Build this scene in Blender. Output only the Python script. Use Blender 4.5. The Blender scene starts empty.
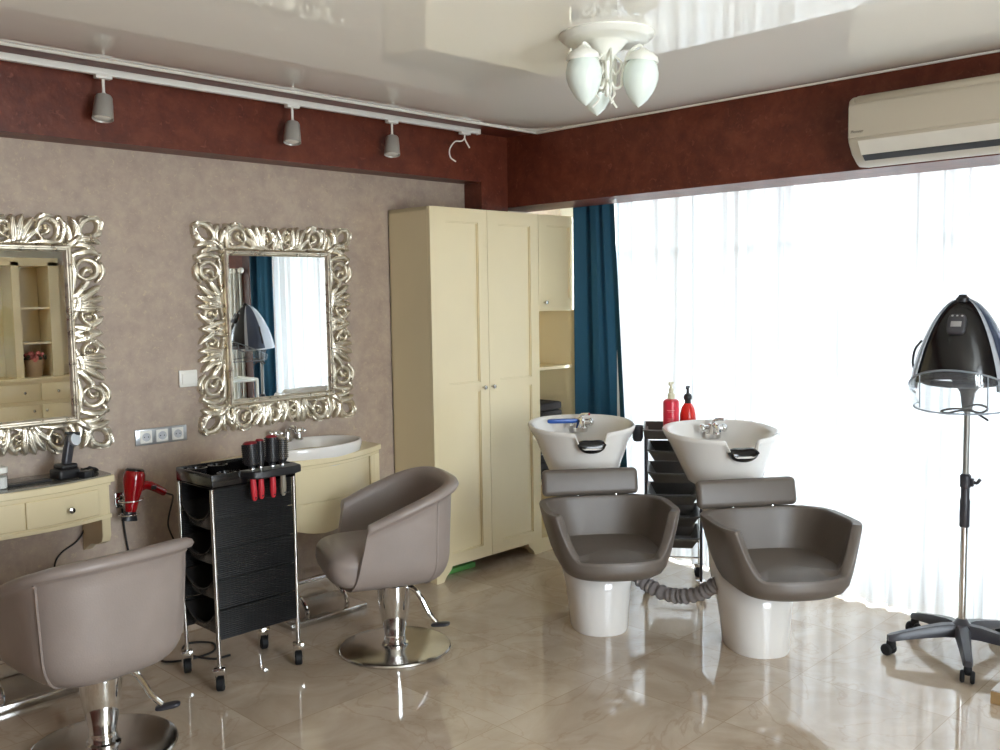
import bpy, bmesh, math, random
from mathutils import Vector, Matrix, Euler
import mathutils.noise as mnoise
random.seed(7)
PI = math.pi
sc = bpy.context.scene
COL = sc.collection
R = math.radians

# ------------------------------------------------------------------ helpers
def lk(o, parent=None):
    COL.objects.link(o)
    if parent is not None:
        o.parent = parent
    return o

def tag(o, label=None, cat=None, group=None, kind=None):
    if label: o['label'] = label
    if cat: o['category'] = cat
    if group: o['group'] = group
    if kind: o['kind'] = kind
    return o

def thing(name, label, cat, loc=(0, 0, 0), rz=0.0, group=None):
    o = bpy.data.objects.new(name, None)
    o.empty_display_size = .1
    o.location = loc
    o.rotation_euler = (0, 0, rz)
    lk(o)
    return tag(o, label, cat, group)

def copy_tree(o, parent=None):
    kids = list(o.children)
    c = o.copy(); COL.objects.link(c); c.parent = parent
    for k in kids:
        copy_tree(k, c)
    return c

def smooth_fn(t):
    t = max(0.0, min(1.0, t))
    return t * t * (3 - 2 * t)

def catmull(pts, n):
    """n samples through the points"""
    P = [Vector(p) for p in pts]
    if len(P) == 2:
        return [P[0].lerp(P[1], i / (n - 1)) for i in range(n)]
    out = []
    m = len(P) - 1
    for i in range(n):
        t = i / (n - 1) * m
        k = min(int(t), m - 1); u = t - k
        p1, p2 = P[k], P[k + 1]
        p0 = P[k - 1] if k > 0 else p1 * 2 - p2
        p3 = P[k + 2] if k + 2 <= m else p2 * 2 - p1
        out.append(.5 * ((2 * p1) + (p2 - p0) * u + (2 * p0 - 5 * p1 + 4 * p2 - p3) * u * u + (3 * p1 - p0 - 3 * p2 + p3) * u ** 3))
    return out

class MB:
    """collects shapes, links them as one mesh object"""
    def __init__(self):
        self.bm = bmesh.new()

    def loft(self, rings, closed=True, caps=True, loop=False):
        bm = self.bm
        vr = [[bm.verts.new(Vector(p)) for p in r] for r in rings]
        n = len(vr[0])
        m = len(vr)
        for i in range(m if loop else m - 1):
            a, b = vr[i], vr[(i + 1) % m]
            for j in range(n if closed else n - 1):
                k = (j + 1) % n
                try: bm.faces.new((a[j], a[k], b[k], b[j]))
                except ValueError: pass
        if caps and closed and not loop:
            for r in (vr[0], vr[-1]):
                try: bm.faces.new(r)
                except ValueError: pass
        return self

    def box(self, lo, hi, bev=0.0, seg=2, mat=None):
        lo = Vector(lo); hi = Vector(hi)
        t = bmesh.new()
        bmesh.ops.create_cube(t, size=1.0)
        c = (lo + hi) / 2; s = hi - lo
        bmesh.ops.transform(t, matrix=Matrix.LocRotScale(c, None, s), verts=t.verts)
        if bev > 0:
            bev = min(bev, .49 * min(abs(x) for x in s))
            bmesh.ops.bevel(t, geom=list(t.edges), offset=bev, segments=seg, profile=.5, affect='EDGES')
        if mat is not None:
            bmesh.ops.transform(t, matrix=mat, verts=t.verts)
        self._merge(t)
        return self

    def _merge(self, t):
        me = bpy.data.meshes.new('tmp')
        t.to_mesh(me); t.free()
        self.bm.from_mesh(me)
        bpy.data.meshes.remove(me)

    def ball(self, c, r, seg=16, ring=10, mat=None):
        t = bmesh.new()
        bmesh.ops.create_uvsphere(t, u_segments=seg, v_segments=ring, radius=1)
        r = r if hasattr(r, '__len__') else (r, r, r)
        M = Matrix.LocRotScale(Vector(c), None, Vector(r))
        if mat is not None: M = mat @ M
        bmesh.ops.transform(t, matrix=M, verts=t.verts)
        self._merge(t)
        return self

    def lathe(self, prof, c=(0, 0, 0), seg=32, mat=None, caps=True, sx=1, sy=1):
        """prof: (radius, z)"""
        c = Vector(c)
        rings = []
        for r, z in prof:
            r = max(r, 1e-4)
            ring = [Vector((c.x + r * sx * math.cos(2 * PI * k / seg), c.y + r * sy * math.sin(2 * PI * k / seg), c.z + z)) for k in range(seg)]
            if mat is not None: ring = [mat @ p for p in ring]
            rings.append(ring)
        return self.loft(rings, caps=caps)

    def tube(self, path, rad, seg=10, n=None, flat=1.0, up=None, caps=True):
        P = catmull(path, n) if n else [Vector(p) for p in path]
        m = len(P)
        rings = []
        prev = None
        for i, p in enumerate(P):
            t = (P[min(i + 1, m - 1)] - P[max(i - 1, 0)])
            if t.length < 1e-9: t = Vector((0, 0, 1))
            t.normalize()
            if up is not None:
                a = Vector(up)
            elif prev is not None:
                a = prev
            else:
                a = Vector((0, 0, 1)) if abs(t.z) < .9 else Vector((1, 0, 0))
            a = a - t * a.dot(t)
            if a.length < 1e-6:
                a = t.orthogonal()
            a.normalize(); prev = a
            b = t.cross(a)
            r = rad(i / (m - 1)) if callable(rad) else rad
            rings.append([p + (a * math.cos(2 * PI * k / seg) * flat + b * math.sin(2 * PI * k / seg)) * r for k in range(seg)])
        return self.loft(rings, caps=caps)

    def prism(self, poly, lo, hi, axis='y'):
        """poly of 2-D points extruded along an axis"""
        def P(a, b, t):
            return {'x': (t, a, b), 'y': (a, t, b), 'z': (a, b, t)}[axis]
        return self.loft([[P(a, b, lo) for a, b in poly], [P(a, b, hi) for a, b in poly]])

    def superell(self, c, s, e1=.4, e2=.4, nu=36, nv=20, mat=None):
        def f(w, e): return math.copysign(abs(w) ** e, w)
        rings = []
        for i in range(nv + 1):
            v = -PI / 2 + PI * i / nv
            v = max(-PI / 2 + 1e-3, min(PI / 2 - 1e-3, v))
            ring = []
            for k in range(nu):
                u = 2 * PI * k / nu
                p = Vector((c[0] + s[0] * f(math.cos(v), e1) * f(math.cos(u), e2), c[1] + s[1] * f(math.cos(v), e1) * f(math.sin(u), e2), c[2] + s[2] * f(math.sin(v), e1)))
                ring.append(mat @ p if mat is not None else p)
            rings.append(ring)
        return self.loft(rings)

    def xf(self, M):
        bmesh.ops.transform(self.bm, matrix=M, verts=self.bm.verts)
        return self

    def build(self, name, mat, parent=None, angle=35, subsurf=0, bevel=0.0, solid=0.0, flat=False):
        bmesh.ops.recalc_face_normals(self.bm, faces=list(self.bm.faces))
        me = bpy.data.meshes.new(name)
        self.bm.to_mesh(me); self.bm.free()
        if not flat:
            me.polygons.foreach_set('use_smooth', [True] * len(me.polygons))
            if not subsurf:
                me.set_sharp_from_angle(angle=R(angle))
        o = bpy.data.objects.new(name, me)
        if mat is not None: me.materials.append(mat)
        lk(o, parent)
        if solid:
            s = o.modifiers.new('solid', 'SOLIDIFY'); s.thickness = solid; s.offset = 0
        if bevel:
            b = o.modifiers.new('bevel', 'BEVEL'); b.width = bevel; b.segments = 2; b.limit_method = 'ANGLE'; b.angle_limit = R(40)
        if subsurf:
            s = o.modifiers.new('sub', 'SUBSURF'); s.levels = subsurf; s.render_levels = subsurf
        return o

# ------------------------------------------------------------------ materials
def srgb(r, g, b):
    f = lambda c: (c / 12.92 if c <= .04045 else ((c + .055) / 1.055) ** 2.4)
    return tuple(f(x / 255) for x in (r, g, b)) + (1.0,)

class NT:
    def __init__(self, name):
        self.m = bpy.data.materials.new(name); self.m.use_nodes = True
        self.t = self.m.node_tree
        self.t.nodes.clear()
        self.out = self.n('ShaderNodeOutputMaterial')
    def n(self, typ, **k):
        nd = self.t.nodes.new(typ)
        for a, v in k.items():
            if a.startswith('i_'):
                nd.inputs[a[2:].replace('_', ' ')].default_value = v
            else:
                setattr(nd, a, v)
        return nd
    def l(self, a, b): self.t.links.new(a, b)

def principled(N, col, rough=.5, metal=0.0, spec=.5, coat=0.0):
    p = N.n('ShaderNodeBsdfPrincipled')
    p.inputs['Base Color'].default_value = col
    p.inputs['Roughness'].default_value = rough
    p.inputs['Metallic'].default_value = metal
    p.inputs['Specular IOR Level'].default_value = spec
    p.inputs['Coat Weight'].default_value = coat
    p.inputs['Coat Roughness'].default_value = .05
    return p

def mat(name, col, rough=.5, metal=0.0, spec=.5, var=.06, scale=6.0, bump=0.0, bscale=60.0, coat=0.0, rvar=0.0):
    """base colour with a little procedural mottling and optional fine bump"""
    N = NT(name)
    p = principled(N, col, rough, metal, spec, coat)
    tc = N.n('ShaderNodeTexCoord')
    nz = N.n('ShaderNodeTexNoise'); nz.inputs['Scale'].default_value = scale; nz.inputs['Detail'].default_value = 4
    N.l(tc.outputs['Object'], nz.inputs['Vector'])
    mp = N.n('ShaderNodeMapRange'); mp.inputs['From Min'].default_value = .3; mp.inputs['From Max'].default_value = .7
    mp.inputs['To Min'].default_value = 1 - var; mp.inputs['To Max'].default_value = 1 + var
    N.l(nz.outputs['Fac'], mp.inputs['Value'])
    mx = N.n('ShaderNodeVectorMath', operation='SCALE')
    mx.inputs[0].default_value = col[:3]
    N.l(mp.outputs['Result'], mx.inputs['Scale'])
    N.l(mx.outputs['Vector'], p.inputs['Base Color'])
    if rvar:
        m2 = N.n('ShaderNodeMapRange'); m2.inputs['From Min'].default_value = .3; m2.inputs['From Max'].default_value = .7
        m2.inputs['To Min'].default_value = max(0, rough - rvar); m2.inputs['To Max'].default_value = rough + rvar
        N.l(nz.outputs['Fac'], m2.inputs['Value']); N.l(m2.outputs['Result'], p.inputs['Roughness'])
    if bump:
        b2 = N.n('ShaderNodeTexNoise'); b2.inputs['Scale'].default_value = bscale; b2.inputs['Detail'].default_value = 3
        N.l(tc.outputs['Object'], b2.inputs['Vector'])
        bp = N.n('ShaderNodeBump'); bp.inputs['Strength'].default_value = bump; bp.inputs['Distance'].default_value = .004
        N.l(b2.outputs['Fac'], bp.inputs['Height']); N.l(bp.outputs['Normal'], p.inputs['Normal'])
    N.l(p.outputs[0], N.out.inputs['Surface'])
    return N.m

def mottled(name, stops, scale, rough, bump=.15, detail=8, distortion=.6, fine=None, spec=.4):
    N = NT(name)
    p = principled(N, stops[0][1], rough, 0, spec)
    tc = N.n('ShaderNodeTexCoord')
    nz = N.n('ShaderNodeTexNoise'); nz.inputs['Scale'].default_value = scale; nz.inputs['Detail'].default_value = detail
    nz.inputs['Roughness'].default_value = .65; nz.inputs['Distortion'].default_value = distortion
    N.l(tc.outputs['Object'], nz.inputs['Vector'])
    cr = N.n('ShaderNodeValToRGB')
    el = cr.color_ramp.elements
    while len(el) < len(stops): el.new(.5)
    for e, (pos, c) in zip(el, stops):
        e.position = pos; e.color = c
    N.l(nz.outputs['Fac'], cr.inputs['Fac'])
    col = cr.outputs['Color']
    if fine:
        n2 = N.n('ShaderNodeTexNoise'); n2.inputs['Scale'].default_value = fine[0]; n2.inputs['Detail'].default_value = 5
        n2.inputs['Distortion'].default_value = 1.5
        N.l(tc.outputs['Object'], n2.inputs['Vector'])
        r2 = N.n('ShaderNodeMapRange'); r2.inputs['From Min'].default_value = fine[1]; r2.inputs['From Max'].default_value = fine[2]
        N.l(n2.outputs['Fac'], r2.inputs['Value'])
        mx = N.n('ShaderNodeMix', data_type='RGBA')
        N.l(r2.outputs['Result'], mx.inputs['Factor']); N.l(col, mx.inputs['A']); mx.inputs['B'].default_value = fine[3]
        col = mx.outputs['Result']
    N.l(col, p.inputs['Base Color'])
    bp = N.n('ShaderNodeBump'); bp.inputs['Strength'].default_value = bump; bp.inputs['Distance'].default_value = .006
    n3 = N.n('ShaderNodeTexNoise'); n3.inputs['Scale'].default_value = scale * 3; n3.inputs['Detail'].default_value = 6
    N.l(tc.outputs['Object'], n3.inputs['Vector'])
    N.l(n3.outputs['Fac'], bp.inputs['Height']); N.l(bp.outputs['Normal'], p.inputs['Normal'])
    N.l(p.outputs[0], N.out.inputs['Surface'])
    return N.m

def clear(name, tint=(1, 1, 1, 1), gloss=.08, rough=.02, edge=1.45, alpha=0.0, body=(1, 1, 1, 1)):
    """thin clear sheet: see-through with a fresnel reflection, and a share of solid colour"""
    N = NT(name)
    tr = N.n('ShaderNodeBsdfTransparent'); tr.inputs['Color'].default_value = tint
    gl = N.n('ShaderNodeBsdfGlossy'); gl.inputs['Roughness'].default_value = rough
    lw = N.n('ShaderNodeLayerWeight'); lw.inputs['Blend'].default_value = .5
    pw = N.n('ShaderNodeMath', operation='POWER'); pw.inputs[1].default_value = 4.0; N.l(lw.outputs['Facing'], pw.inputs[0])
    fr = N.n('ShaderNodeMath', operation='MULTIPLY_ADD'); fr.inputs[1].default_value = .75; fr.inputs[2].default_value = (edge - 1) * .09; N.l(pw.outputs[0], fr.inputs[0])
    m = N.n('ShaderNodeMixShader'); N.l(fr.outputs[0], m.inputs[0]); N.l(tr.outputs[0], m.inputs[1]); N.l(gl.outputs[0], m.inputs[2])
    last = m
    if alpha:
        d = N.n('ShaderNodeBsdfDiffuse'); d.inputs['Color'].default_value = body
        m2 = N.n('ShaderNodeMixShader'); m2.inputs[0].default_value = alpha
        N.l(m.outputs[0], m2.inputs[1]); N.l(d.outputs[0], m2.inputs[2]); last = m2
    N.l(last.outputs[0], N.out.inputs['Surface'])
    return N.m

def cloth(name, col, transp, transl, var=.1, vec=(40, 1.0, 1.0)):
    """curtain cloth: diffuse + light passing through + open weave"""
    N = NT(name)
    df = N.n('ShaderNodeBsdfDiffuse'); df.inputs['Color'].default_value = col
    tl = N.n('ShaderNodeBsdfTranslucent'); tl.inputs['Color'].default_value = col
    tc = N.n('ShaderNodeTexCoord'); mp_ = N.n('ShaderNodeMapping'); mp_.inputs['Scale'].default_value = (.3, 9, .10)
    N.l(tc.outputs['Object'], mp_.inputs['Vector'])
    nz = N.n('ShaderNodeTexNoise'); nz.inputs['Scale'].default_value = 2.2; nz.inputs['Detail'].default_value = 5; nz.inputs['Roughness'].default_value = .65
    N.l(mp_.outputs[0], nz.inputs['Vector'])
    mr = N.n('ShaderNodeMapRange'); mr.inputs['From Min'].default_value = .38; mr.inputs['From Max'].default_value = .60; mr.inputs['To Min'].default_value = 1 - var; mr.inputs['To Max'].default_value = 1.0
    N.l(nz.outputs['Fac'], mr.inputs['Value'])
    vs = N.n('ShaderNodeVectorMath', operation='SCALE'); vs.inputs[0].default_value = col[:3]; N.l(mr.outputs[0], vs.inputs['Scale'])
    N.l(vs.outputs[0], tl.inputs['Color'])
    m = N.n('ShaderNodeMixShader'); m.inputs[0].default_value = transl
    N.l(df.outputs[0], m.inputs[1]); N.l(tl.outputs[0], m.inputs[2])
    tr = N.n('ShaderNodeBsdfTransparent')
    m2 = N.n('ShaderNodeMixShader'); m2.inputs[0].default_value = transp
    N.l(m.outputs[0], m2.inputs[1]); N.l(tr.outputs[0], m2.inputs[2])
    N.l(m2.outputs[0], N.out.inputs['Surface'])
    return N.m

M = {}
M['chrome'] = mat('chrome', (.80, .80, .80, 1), .08, 1.0, var=.02)
M['steel'] = mat('brushed_steel', (.60, .58, .55, 1), .20, 1.0, var=.05, scale=20)
M['grey_metal'] = mat('grey_painted_metal', srgb(150, 148, 144), .35, .6, var=.03)
M['leather'] = mat('taupe_leather', srgb(144, 132, 125), .42, 0, .5, var=.05, scale=9, bump=.12, bscale=170)
M['leather2'] = mat('grey_taupe_vinyl', srgb(97, 88, 80), .42, 0, .5, var=.04, scale=9, bump=.10, bscale=190)
M['cream'] = mat('cream_lacquer', srgb(223, 208, 170), .22, 0, .5, var=.02, scale=3)
M['cream_in'] = mat('cream_board', srgb(214, 198, 156), .5, 0, .3, var=.02)
M['black'] = mat('black_plastic', srgb(30, 30, 32), .38, 0, .5, var=.1, scale=30)
M['black_gloss'] = mat('black_gloss_plastic', srgb(22, 21, 22), .14, 0, .5, var=.05)
M['tray'] = mat('tray_plastic', srgb(48, 46, 45), .22, 0, .5, var=.06)
M['tray_grey'] = mat('grey_tray_plastic', srgb(84, 81, 78), .3, var=.05)
M['rubber'] = mat('black_rubber', srgb(24, 24, 25), .6, 0, .3)
M['darkgrey'] = mat('dark_grey_plastic', srgb(54, 53, 58), .35, 0, .5)
M['ceramic'] = mat('white_ceramic', srgb(226, 222, 216), .12, 0, .5, var=.01, coat=.3)
M['white'] = mat('white_plastic', srgb(236, 234, 226), .35, 0, .5, var=.01)
M['white_paint'] = mat('white_enamel', srgb(236, 236, 228), .30, 0, .5, var=.02)
M['ac_white'] = mat('ivory_plastic', srgb(184, 174, 156), .38, 0, .5, var=.01)
M['red'] = mat('red_lacquer', srgb(146, 10, 18), .12, 0, .5, var=.06, coat=.5)
M['red_grip'] = mat('red_grip', srgb(186, 44, 54), .45, 0, .4)
M['silverleaf'] = mat('silver_leaf', srgb(224, 215, 196), .33, .90, var=.12, scale=26, bump=.08, bscale=90, rvar=.1)
M['mirror'] = mat('mirror_glass', (.90, .92, .91, 1), .005, 1.0, var=0)
M['blue'] = cloth('blue_drape', srgb(60, 100, 122), 0.0, .22)
M['sheer'] = cloth('sheer_voile', (.91, .94, .97, 1), .01, .088, .75)
M['sock'] = mat('pale_grey_plastic', srgb(184, 186, 190), .5)
M['alu'] = mat('silver_switch_metal', srgb(186, 188, 190), .3, .7)
M['hose'] = mat('grey_sleeve_cloth', srgb(136, 130, 128), .8, 0, .2, bump=.3, bscale=90)
M['frost'] = mat('opal_glass', srgb(226, 236, 230), .25, 0, .5, var=.01)
M['spot'] = mat('spot_grey', srgb(176, 172, 164), .4, .3, var=.02)
M['cable'] = mat('black_cable', srgb(26, 24, 24), .5)
M['wood'] = mat('light_wood', srgb(164, 134, 92), .45, var=.15, scale=12)
M['stone'] = mat('grey_stone_top', srgb(196, 190, 184), .3)
M['terracotta'] = mat('beige_pot', srgb(176, 150, 122), .7, var=.1)
M['petal'] = mat('pink_petals', srgb(206, 120, 116), .7, var=.2, scale=40)
M['leafgreen'] = mat('dark_leaf', srgb(70, 72, 50), .6, var=.2)
M['bag'] = mat('dark_towel', srgb(52, 48, 47), .8, 0, .2, bump=.4, bscale=120)
M['blueplastic'] = mat('blue_plastic', srgb(24, 82, 168), .3)
M['green'] = mat('green_plastic', srgb(86, 150, 70), .5)
M['ref_glass'] = clear('clear_acrylic', (.96, .97, .97, 1), edge=1.5, alpha=.055, body=srgb(190, 198, 206))
M['rim_glass'] = clear('acrylic_edge', (.9, .92, .93, 1), edge=1.5, alpha=.60, body=srgb(150, 156, 164))
M['pane'] = clear('window_glass', (.97, .985, .98, 1), edge=1.35)
M['tableglass'] = mat('grey_green_glass', srgb(128, 124, 112), .06, 0, .5, var=.02)
M['frame_white'] = mat('window_frame_white', srgb(232, 232, 228), .4)
M['text'] = mat('grey_print', srgb(96, 88, 80), .5)
M['brown'] = mat('brown_wood', srgb(70, 38, 26), .5)
M['wallgrey'] = mat('grey_wall_paint', srgb(206, 206, 200), .8, var=.03)

M['wallpaper'] = mottled('taupe_wallpaper', [(.30, srgb(162, 144, 131)), (.5, srgb(173, 155, 140)), (.70, srgb(183, 166, 148))], 15.0, .50, .10, distortion=.2,
                         fine=(48, .58, .80, srgb(196, 178, 148)), spec=.45)
M['burgundy'] = mottled('burgundy_plaster', [(.28, srgb(76, 32, 20)), (.5, srgb(97, 44, 28)), (.72, srgb(115, 58, 39))], 11.0, .42, .2, distortion=.3,
                        fine=(30, .60, .80, srgb(132, 74, 58)), spec=.45)

# polished beige marble tiles
def floor_mat():
    N = NT('beige_marble')
    p = principled(N, (.5, .4, .3, 1), .06, 0, .8)
    tc = N.n('ShaderNodeTexCoord')
    br = N.n('ShaderNodeTexBrick'); br.offset = 0.0; br.inputs['Scale'].default_value = 1.0
    br.inputs['Brick Width'].default_value = .60; br.inputs['Row Height'].default_value = .60
    br.inputs['Mortar Size'].default_value = .0016; br.inputs['Mortar Smooth'].default_value = .2
    br.inputs['Bias'].default_value = 0.0
    br.inputs['Color1'].default_value = (0, 0, 0, 1); br.inputs['Color2'].default_value = (1, 1, 1, 1); br.inputs['Mortar'].default_value = (.5, .5, .5, 1)
    N.l(tc.outputs['Object'], br.inputs['Vector'])
    # each tile is a different piece of stone: offset the noise by the tile value
    sc_ = N.n('ShaderNodeVectorMath', operation='SCALE'); sc_.inputs['Scale'].default_value = 7.0
    N.l(br.outputs['Color'], sc_.inputs[0])
    ad = N.n('ShaderNodeVectorMath', operation='ADD'); N.l(tc.outputs['Object'], ad.inputs[0]); N.l(sc_.outputs[0], ad.inputs[1])
    n1 = N.n('ShaderNodeTexNoise'); n1.inputs['Scale'].default_value = 2.6; n1.inputs['Detail'].default_value = 9; n1.inputs['Roughness'].default_value = .62; n1.inputs['Distortion'].default_value = 1.1
    N.l(ad.outputs[0], n1.inputs['Vector'])
    cr = N.n('ShaderNodeValToRGB'); el = cr.color_ramp.elements
    el.new(.5)
    for e, (q, c) in zip(el, [(.28, srgb(166, 148, 128)), (.5, srgb(184, 167, 147)), (.74, srgb(200, 185, 166))]):
        e.position = q; e.color = c
    N.l(n1.outputs['Fac'], cr.inputs['Fac'])
    # thin darker veins
    n2 = N.n('ShaderNodeTexNoise'); n2.inputs['Scale'].default_value = 1.7; n2.inputs['Detail'].default_value = 7; n2.inputs['Distortion'].default_value = 2.2
    N.l(ad.outputs[0], n2.inputs['Vector'])
    sb = N.n('ShaderNodeMath', operation='SUBTRACT'); sb.inputs[1].default_value = .5; N.l(n2.outputs['Fac'], sb.inputs[0])
    ab = N.n('ShaderNodeMath', operation='ABSOLUTE'); N.l(sb.outputs[0], ab.inputs[0])
    mr = N.n('ShaderNodeMapRange'); mr.inputs['From Min'].default_value = 0; mr.inputs['From Max'].default_value = .016; mr.inputs['To Min'].default_value = .34; mr.inputs['To Max'].default_value = 0
    N.l(ab.outputs[0], mr.inputs['Value'])
    mx = N.n('ShaderNodeMix', data_type='RGBA'); N.l(mr.outputs['Result'], mx.inputs['Factor']); N.l(cr.outputs['Color'], mx.inputs['A']); mx.inputs['B'].default_value = srgb(150, 122, 98)
    mo = N.n('ShaderNodeMix', data_type='RGBA'); N.l(br.outputs['Fac'], mo.inputs['Factor']); N.l(mx.outputs['Result'], mo.inputs['A']); mo.inputs['B'].default_value = srgb(160, 140, 118)
    N.l(mo.outputs['Result'], p.inputs['Base Color'])
    n3 = N.n('ShaderNodeTexNoise'); n3.inputs['Scale'].default_value = 1.2; N.l(tc.outputs['Object'], n3.inputs['Vector'])
    bp = N.n('ShaderNodeBump'); bp.inputs['Strength'].default_value = .05; bp.inputs['Distance'].default_value = .01
    N.l(n3.outputs['Fac'], bp.inputs['Height']); N.l(bp.outputs['Normal'], p.inputs['Normal'])
    N.l(p.outputs[0], N.out.inputs['Surface'])
    return N.m
M['floor'] = floor_mat()

def ceiling_mat():
    N = NT('glossy_stretch_ceiling')
    p = principled(N, srgb(247, 245, 238), .02, 0, 1.0)
    tc = N.n('ShaderNodeTexCoord')
    n3 = N.n('ShaderNodeTexNoise'); n3.inputs['Scale'].default_value = .9; n3.inputs['Detail'].default_value = 1; N.l(tc.outputs['Object'], n3.inputs['Vector'])
    bp = N.n('ShaderNodeBump'); bp.inputs['Strength'].default_value = .035; bp.inputs['Distance'].default_value = .05
    N.l(n3.outputs['Fac'], bp.inputs['Height']); N.l(bp.outputs['Normal'], p.inputs['Normal'])
    N.l(p.outputs[0], N.out.inputs['Surface'])
    return N.m
M['ceiling'] = ceiling_mat()

def ribbed_mat():
    N = NT('black_ribbed_plastic')
    p = principled(N, srgb(15, 15, 16), .45, 0, .35)
    tc = N.n('ShaderNodeTexCoord'); sp = N.n('ShaderNodeSeparateXYZ'); N.l(tc.outputs['Object'], sp.inputs[0])
    ml = N.n('ShaderNodeMath', operation='MULTIPLY'); ml.inputs[1].default_value = 2 * PI / .0085; N.l(sp.outputs['Z'], ml.inputs[0])
    sn = N.n('ShaderNodeMath', operation='SINE'); N.l(ml.outputs[0], sn.inputs[0])
    bp = N.n('ShaderNodeBump'); bp.inputs['Strength'].default_value = .6; bp.inputs['Distance'].default_value = .002
    N.l(sn.outputs[0], bp.inputs['Height']); N.l(bp.outputs['Normal'], p.inputs['Normal'])
    N.l(p.outputs[0], N.out.inputs['Surface'])
    return N.m
M['ribbed'] = ribbed_mat()

# ------------------------------------------------------------------ room dimensions (metres)
YW = 4.23      # papered wall
YB = 4.08      # burgundy beam face on that wall
XB = 4.247     # face of the beam over the window
XS = 4.68      # curtain line
XW = 4.92      # window wall
ZC = 2.575     # ceiling
ZBL = 2.29     # underside of the beam over the mirrors
ZBR = 2.15     # underside of the beam over the window
XR, YN = -2.2, -1.9    # walls behind the camera

def struct(o): return tag(o, kind='structure')

mb = MB(); mb.box((XR - .2, YN - .2, -.1), (XW + .25, YW + .2, 0)); struct(mb.build('floor', M['floor']))
# stretch ceiling: the membrane hangs a little lower inside its edges
def zceil(x, y):
    a, b = max(XB - x, 0), max(3.83 - y, 0)
    return ZC - .068 * (1 - math.exp(-a / .24)) * (1 - math.exp(-b / .27))
mb = MB()
xs_ = [XB - (XB - XR + .2) * (1 - i / 70) ** 1.8 for i in range(71)] + [XW + .25]
ys_ = [3.83 - (3.83 - YN + .2) * (1 - i / 70) ** 1.8 for i in range(71)]
mb.loft([[(x, y, zceil(x, y)) for y in ys_] for x in xs_], closed=False, caps=False)
mb.box((XR - .2, YN - .2, ZC + .12), (XW + .25, 3.83, ZC + .18))
struct(mb.build('ceiling', M['ceiling'], angle=180))
mb = MB(); mb.box((XR - .2, 3.83, ZC), (XW + .25, YW + .2, ZC + .1)); struct(mb.build('ceiling_border', M['burgundy']))
mb = MB(); mb.box((XR - .2, YW, 0), (XW + .25, YW + .2, ZC)); struct(mb.build('wall_left', M['wallpaper']))
mb = MB(); mb.box((XR, YB, ZBL), (4.02, YW, ZC)); mb.box((4.02, YB, 2.104), (XB, YW, ZC)); struct(mb.build('beam_left', M['burgundy']))
mb = MB(); mb.box((XB, .55, ZBR), (XS - .10, YW, ZC)); struct(mb.build('beam_right', M['burgundy']))
# recess above the curtain and the window wall with its openings
mb = MB()
mb.box((XS - .10, .55, 2.30), (XW, YW, ZC))
struct(mb.build('ceiling_recess', M['white_paint']))
mb = MB()
mb.box((XW, YN, 0), (XW + .22, .66, ZC)); mb.box((XW, 3.86, 0), (XW + .22, YW, ZC)); mb.box((XW, .66, 2.26), (XW + .22, 3.86, ZC)); mb.box((XW, .66, 0), (XW + .22, 3.86, .07))
struct(mb.build('wall_right', M['white_paint']))
mb = MB(); mb.box((4.70, YN, 0), (XW, .52, ZC)); struct(mb.build('wall_pier', M['burgundy']))
mb = MB(); mb.box((4.66, .44, 0), (4.715, .555, 2.15), .004); struct(mb.build('trim_2', M['brown']))
mb = MB(); mb.box((XR - .2, YN - .2, 0), (XR, YW, ZC)); struct(mb.build('wall_rear', M['burgundy']))
# wall behind the camera, with an opening added for fill light
mb = MB()
RZ0, RZ1, RX0, RX1 = .25, 2.45, .6, 2.4
mb.box((XR, YN - .2, 0), (RX0, YN, ZC)); mb.box((RX1, YN - .2, 0), (XW + .25, YN, ZC)); mb.box((RX0, YN - .2, RZ1), (RX1, YN, ZC)); mb.box((RX0, YN - .2, 0), (RX1, YN, RZ0))
struct(mb.build('wall_near', M['wallgrey']))
# white edge moulding of the stretch ceiling
mb = MB(); mb.box((XR, 3.826, ZC - .010), (XB, 3.840, ZC + .004), .003); struct(mb.build('trim_1', M['white']))
mb = MB(); mb.box((XB - .012, YN, ZC - .012), (XB, 3.83, ZC + .004), .003); struct(mb.build('trim_3', M['white']))
mb = MB(); mb.box((XR, YW - .012, 0), (4.02, YW, .085), .003); struct(mb.build('baseboard_left', M['floor']))

# windows
def window(name, x, ys, z0, z1, trans, depth=.06):
    e = bpy.data.objects.new(name, None); lk(e); struct(e)
    mb = MB()
    w = .035
    y0, y1 = ys[0], ys[-1]
    mb.box((x, y0, z0), (x + depth, y1, z0 + .07), .004); mb.box((x, y0, z1 - .07), (x + depth, y1, z1), .004)
    for y in ys:
        a, b = max(y0, y - w), min(y1, y + w)
        if y == y0: b = y + .06
        if y == y1: a = y - .06
        mb.box((x, a, z0), (x + depth, b, z1), .004)
    for z in trans:
        mb.box((x, y0, z - .03), (x + depth, y1, z + .03), .004)
    mb.build('window_frame', M['frame_white'], e)
    mb = MB(); mb.box((x + depth * .45, y0 + .03, z0 + .03), (x + depth * .55, y1 - .03, z1 - .03)); mb.build('window_pane', M['pane'], e)
    return e
window('window_1', XW + .05, [.66, 1.46, 2.26, 3.06, 3.86], .07, 2.26, [1.86])
w2 = window('added_fill_window', 0, [-RX1, -1.8, -1.2, -RX0], RZ0, RZ1, [])  # unseen window, added to bring fill light from behind the camera
w2.rotation_euler = (0, 0, R(-90)); w2.location = (0, YN - .06, 0); w2.rotation_euler = (0, 0, R(90)); w2.scale = (1, 1, 1)

# unseen slab added outside the window to shade the upper sheer curtain
mb = MB(); mb.box((XW + .24, -1.5, 2.42), (XW + 1.5, 5.2, 2.62)); struct(mb.build('unseen_shade_slab', M['white_paint']))

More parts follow.
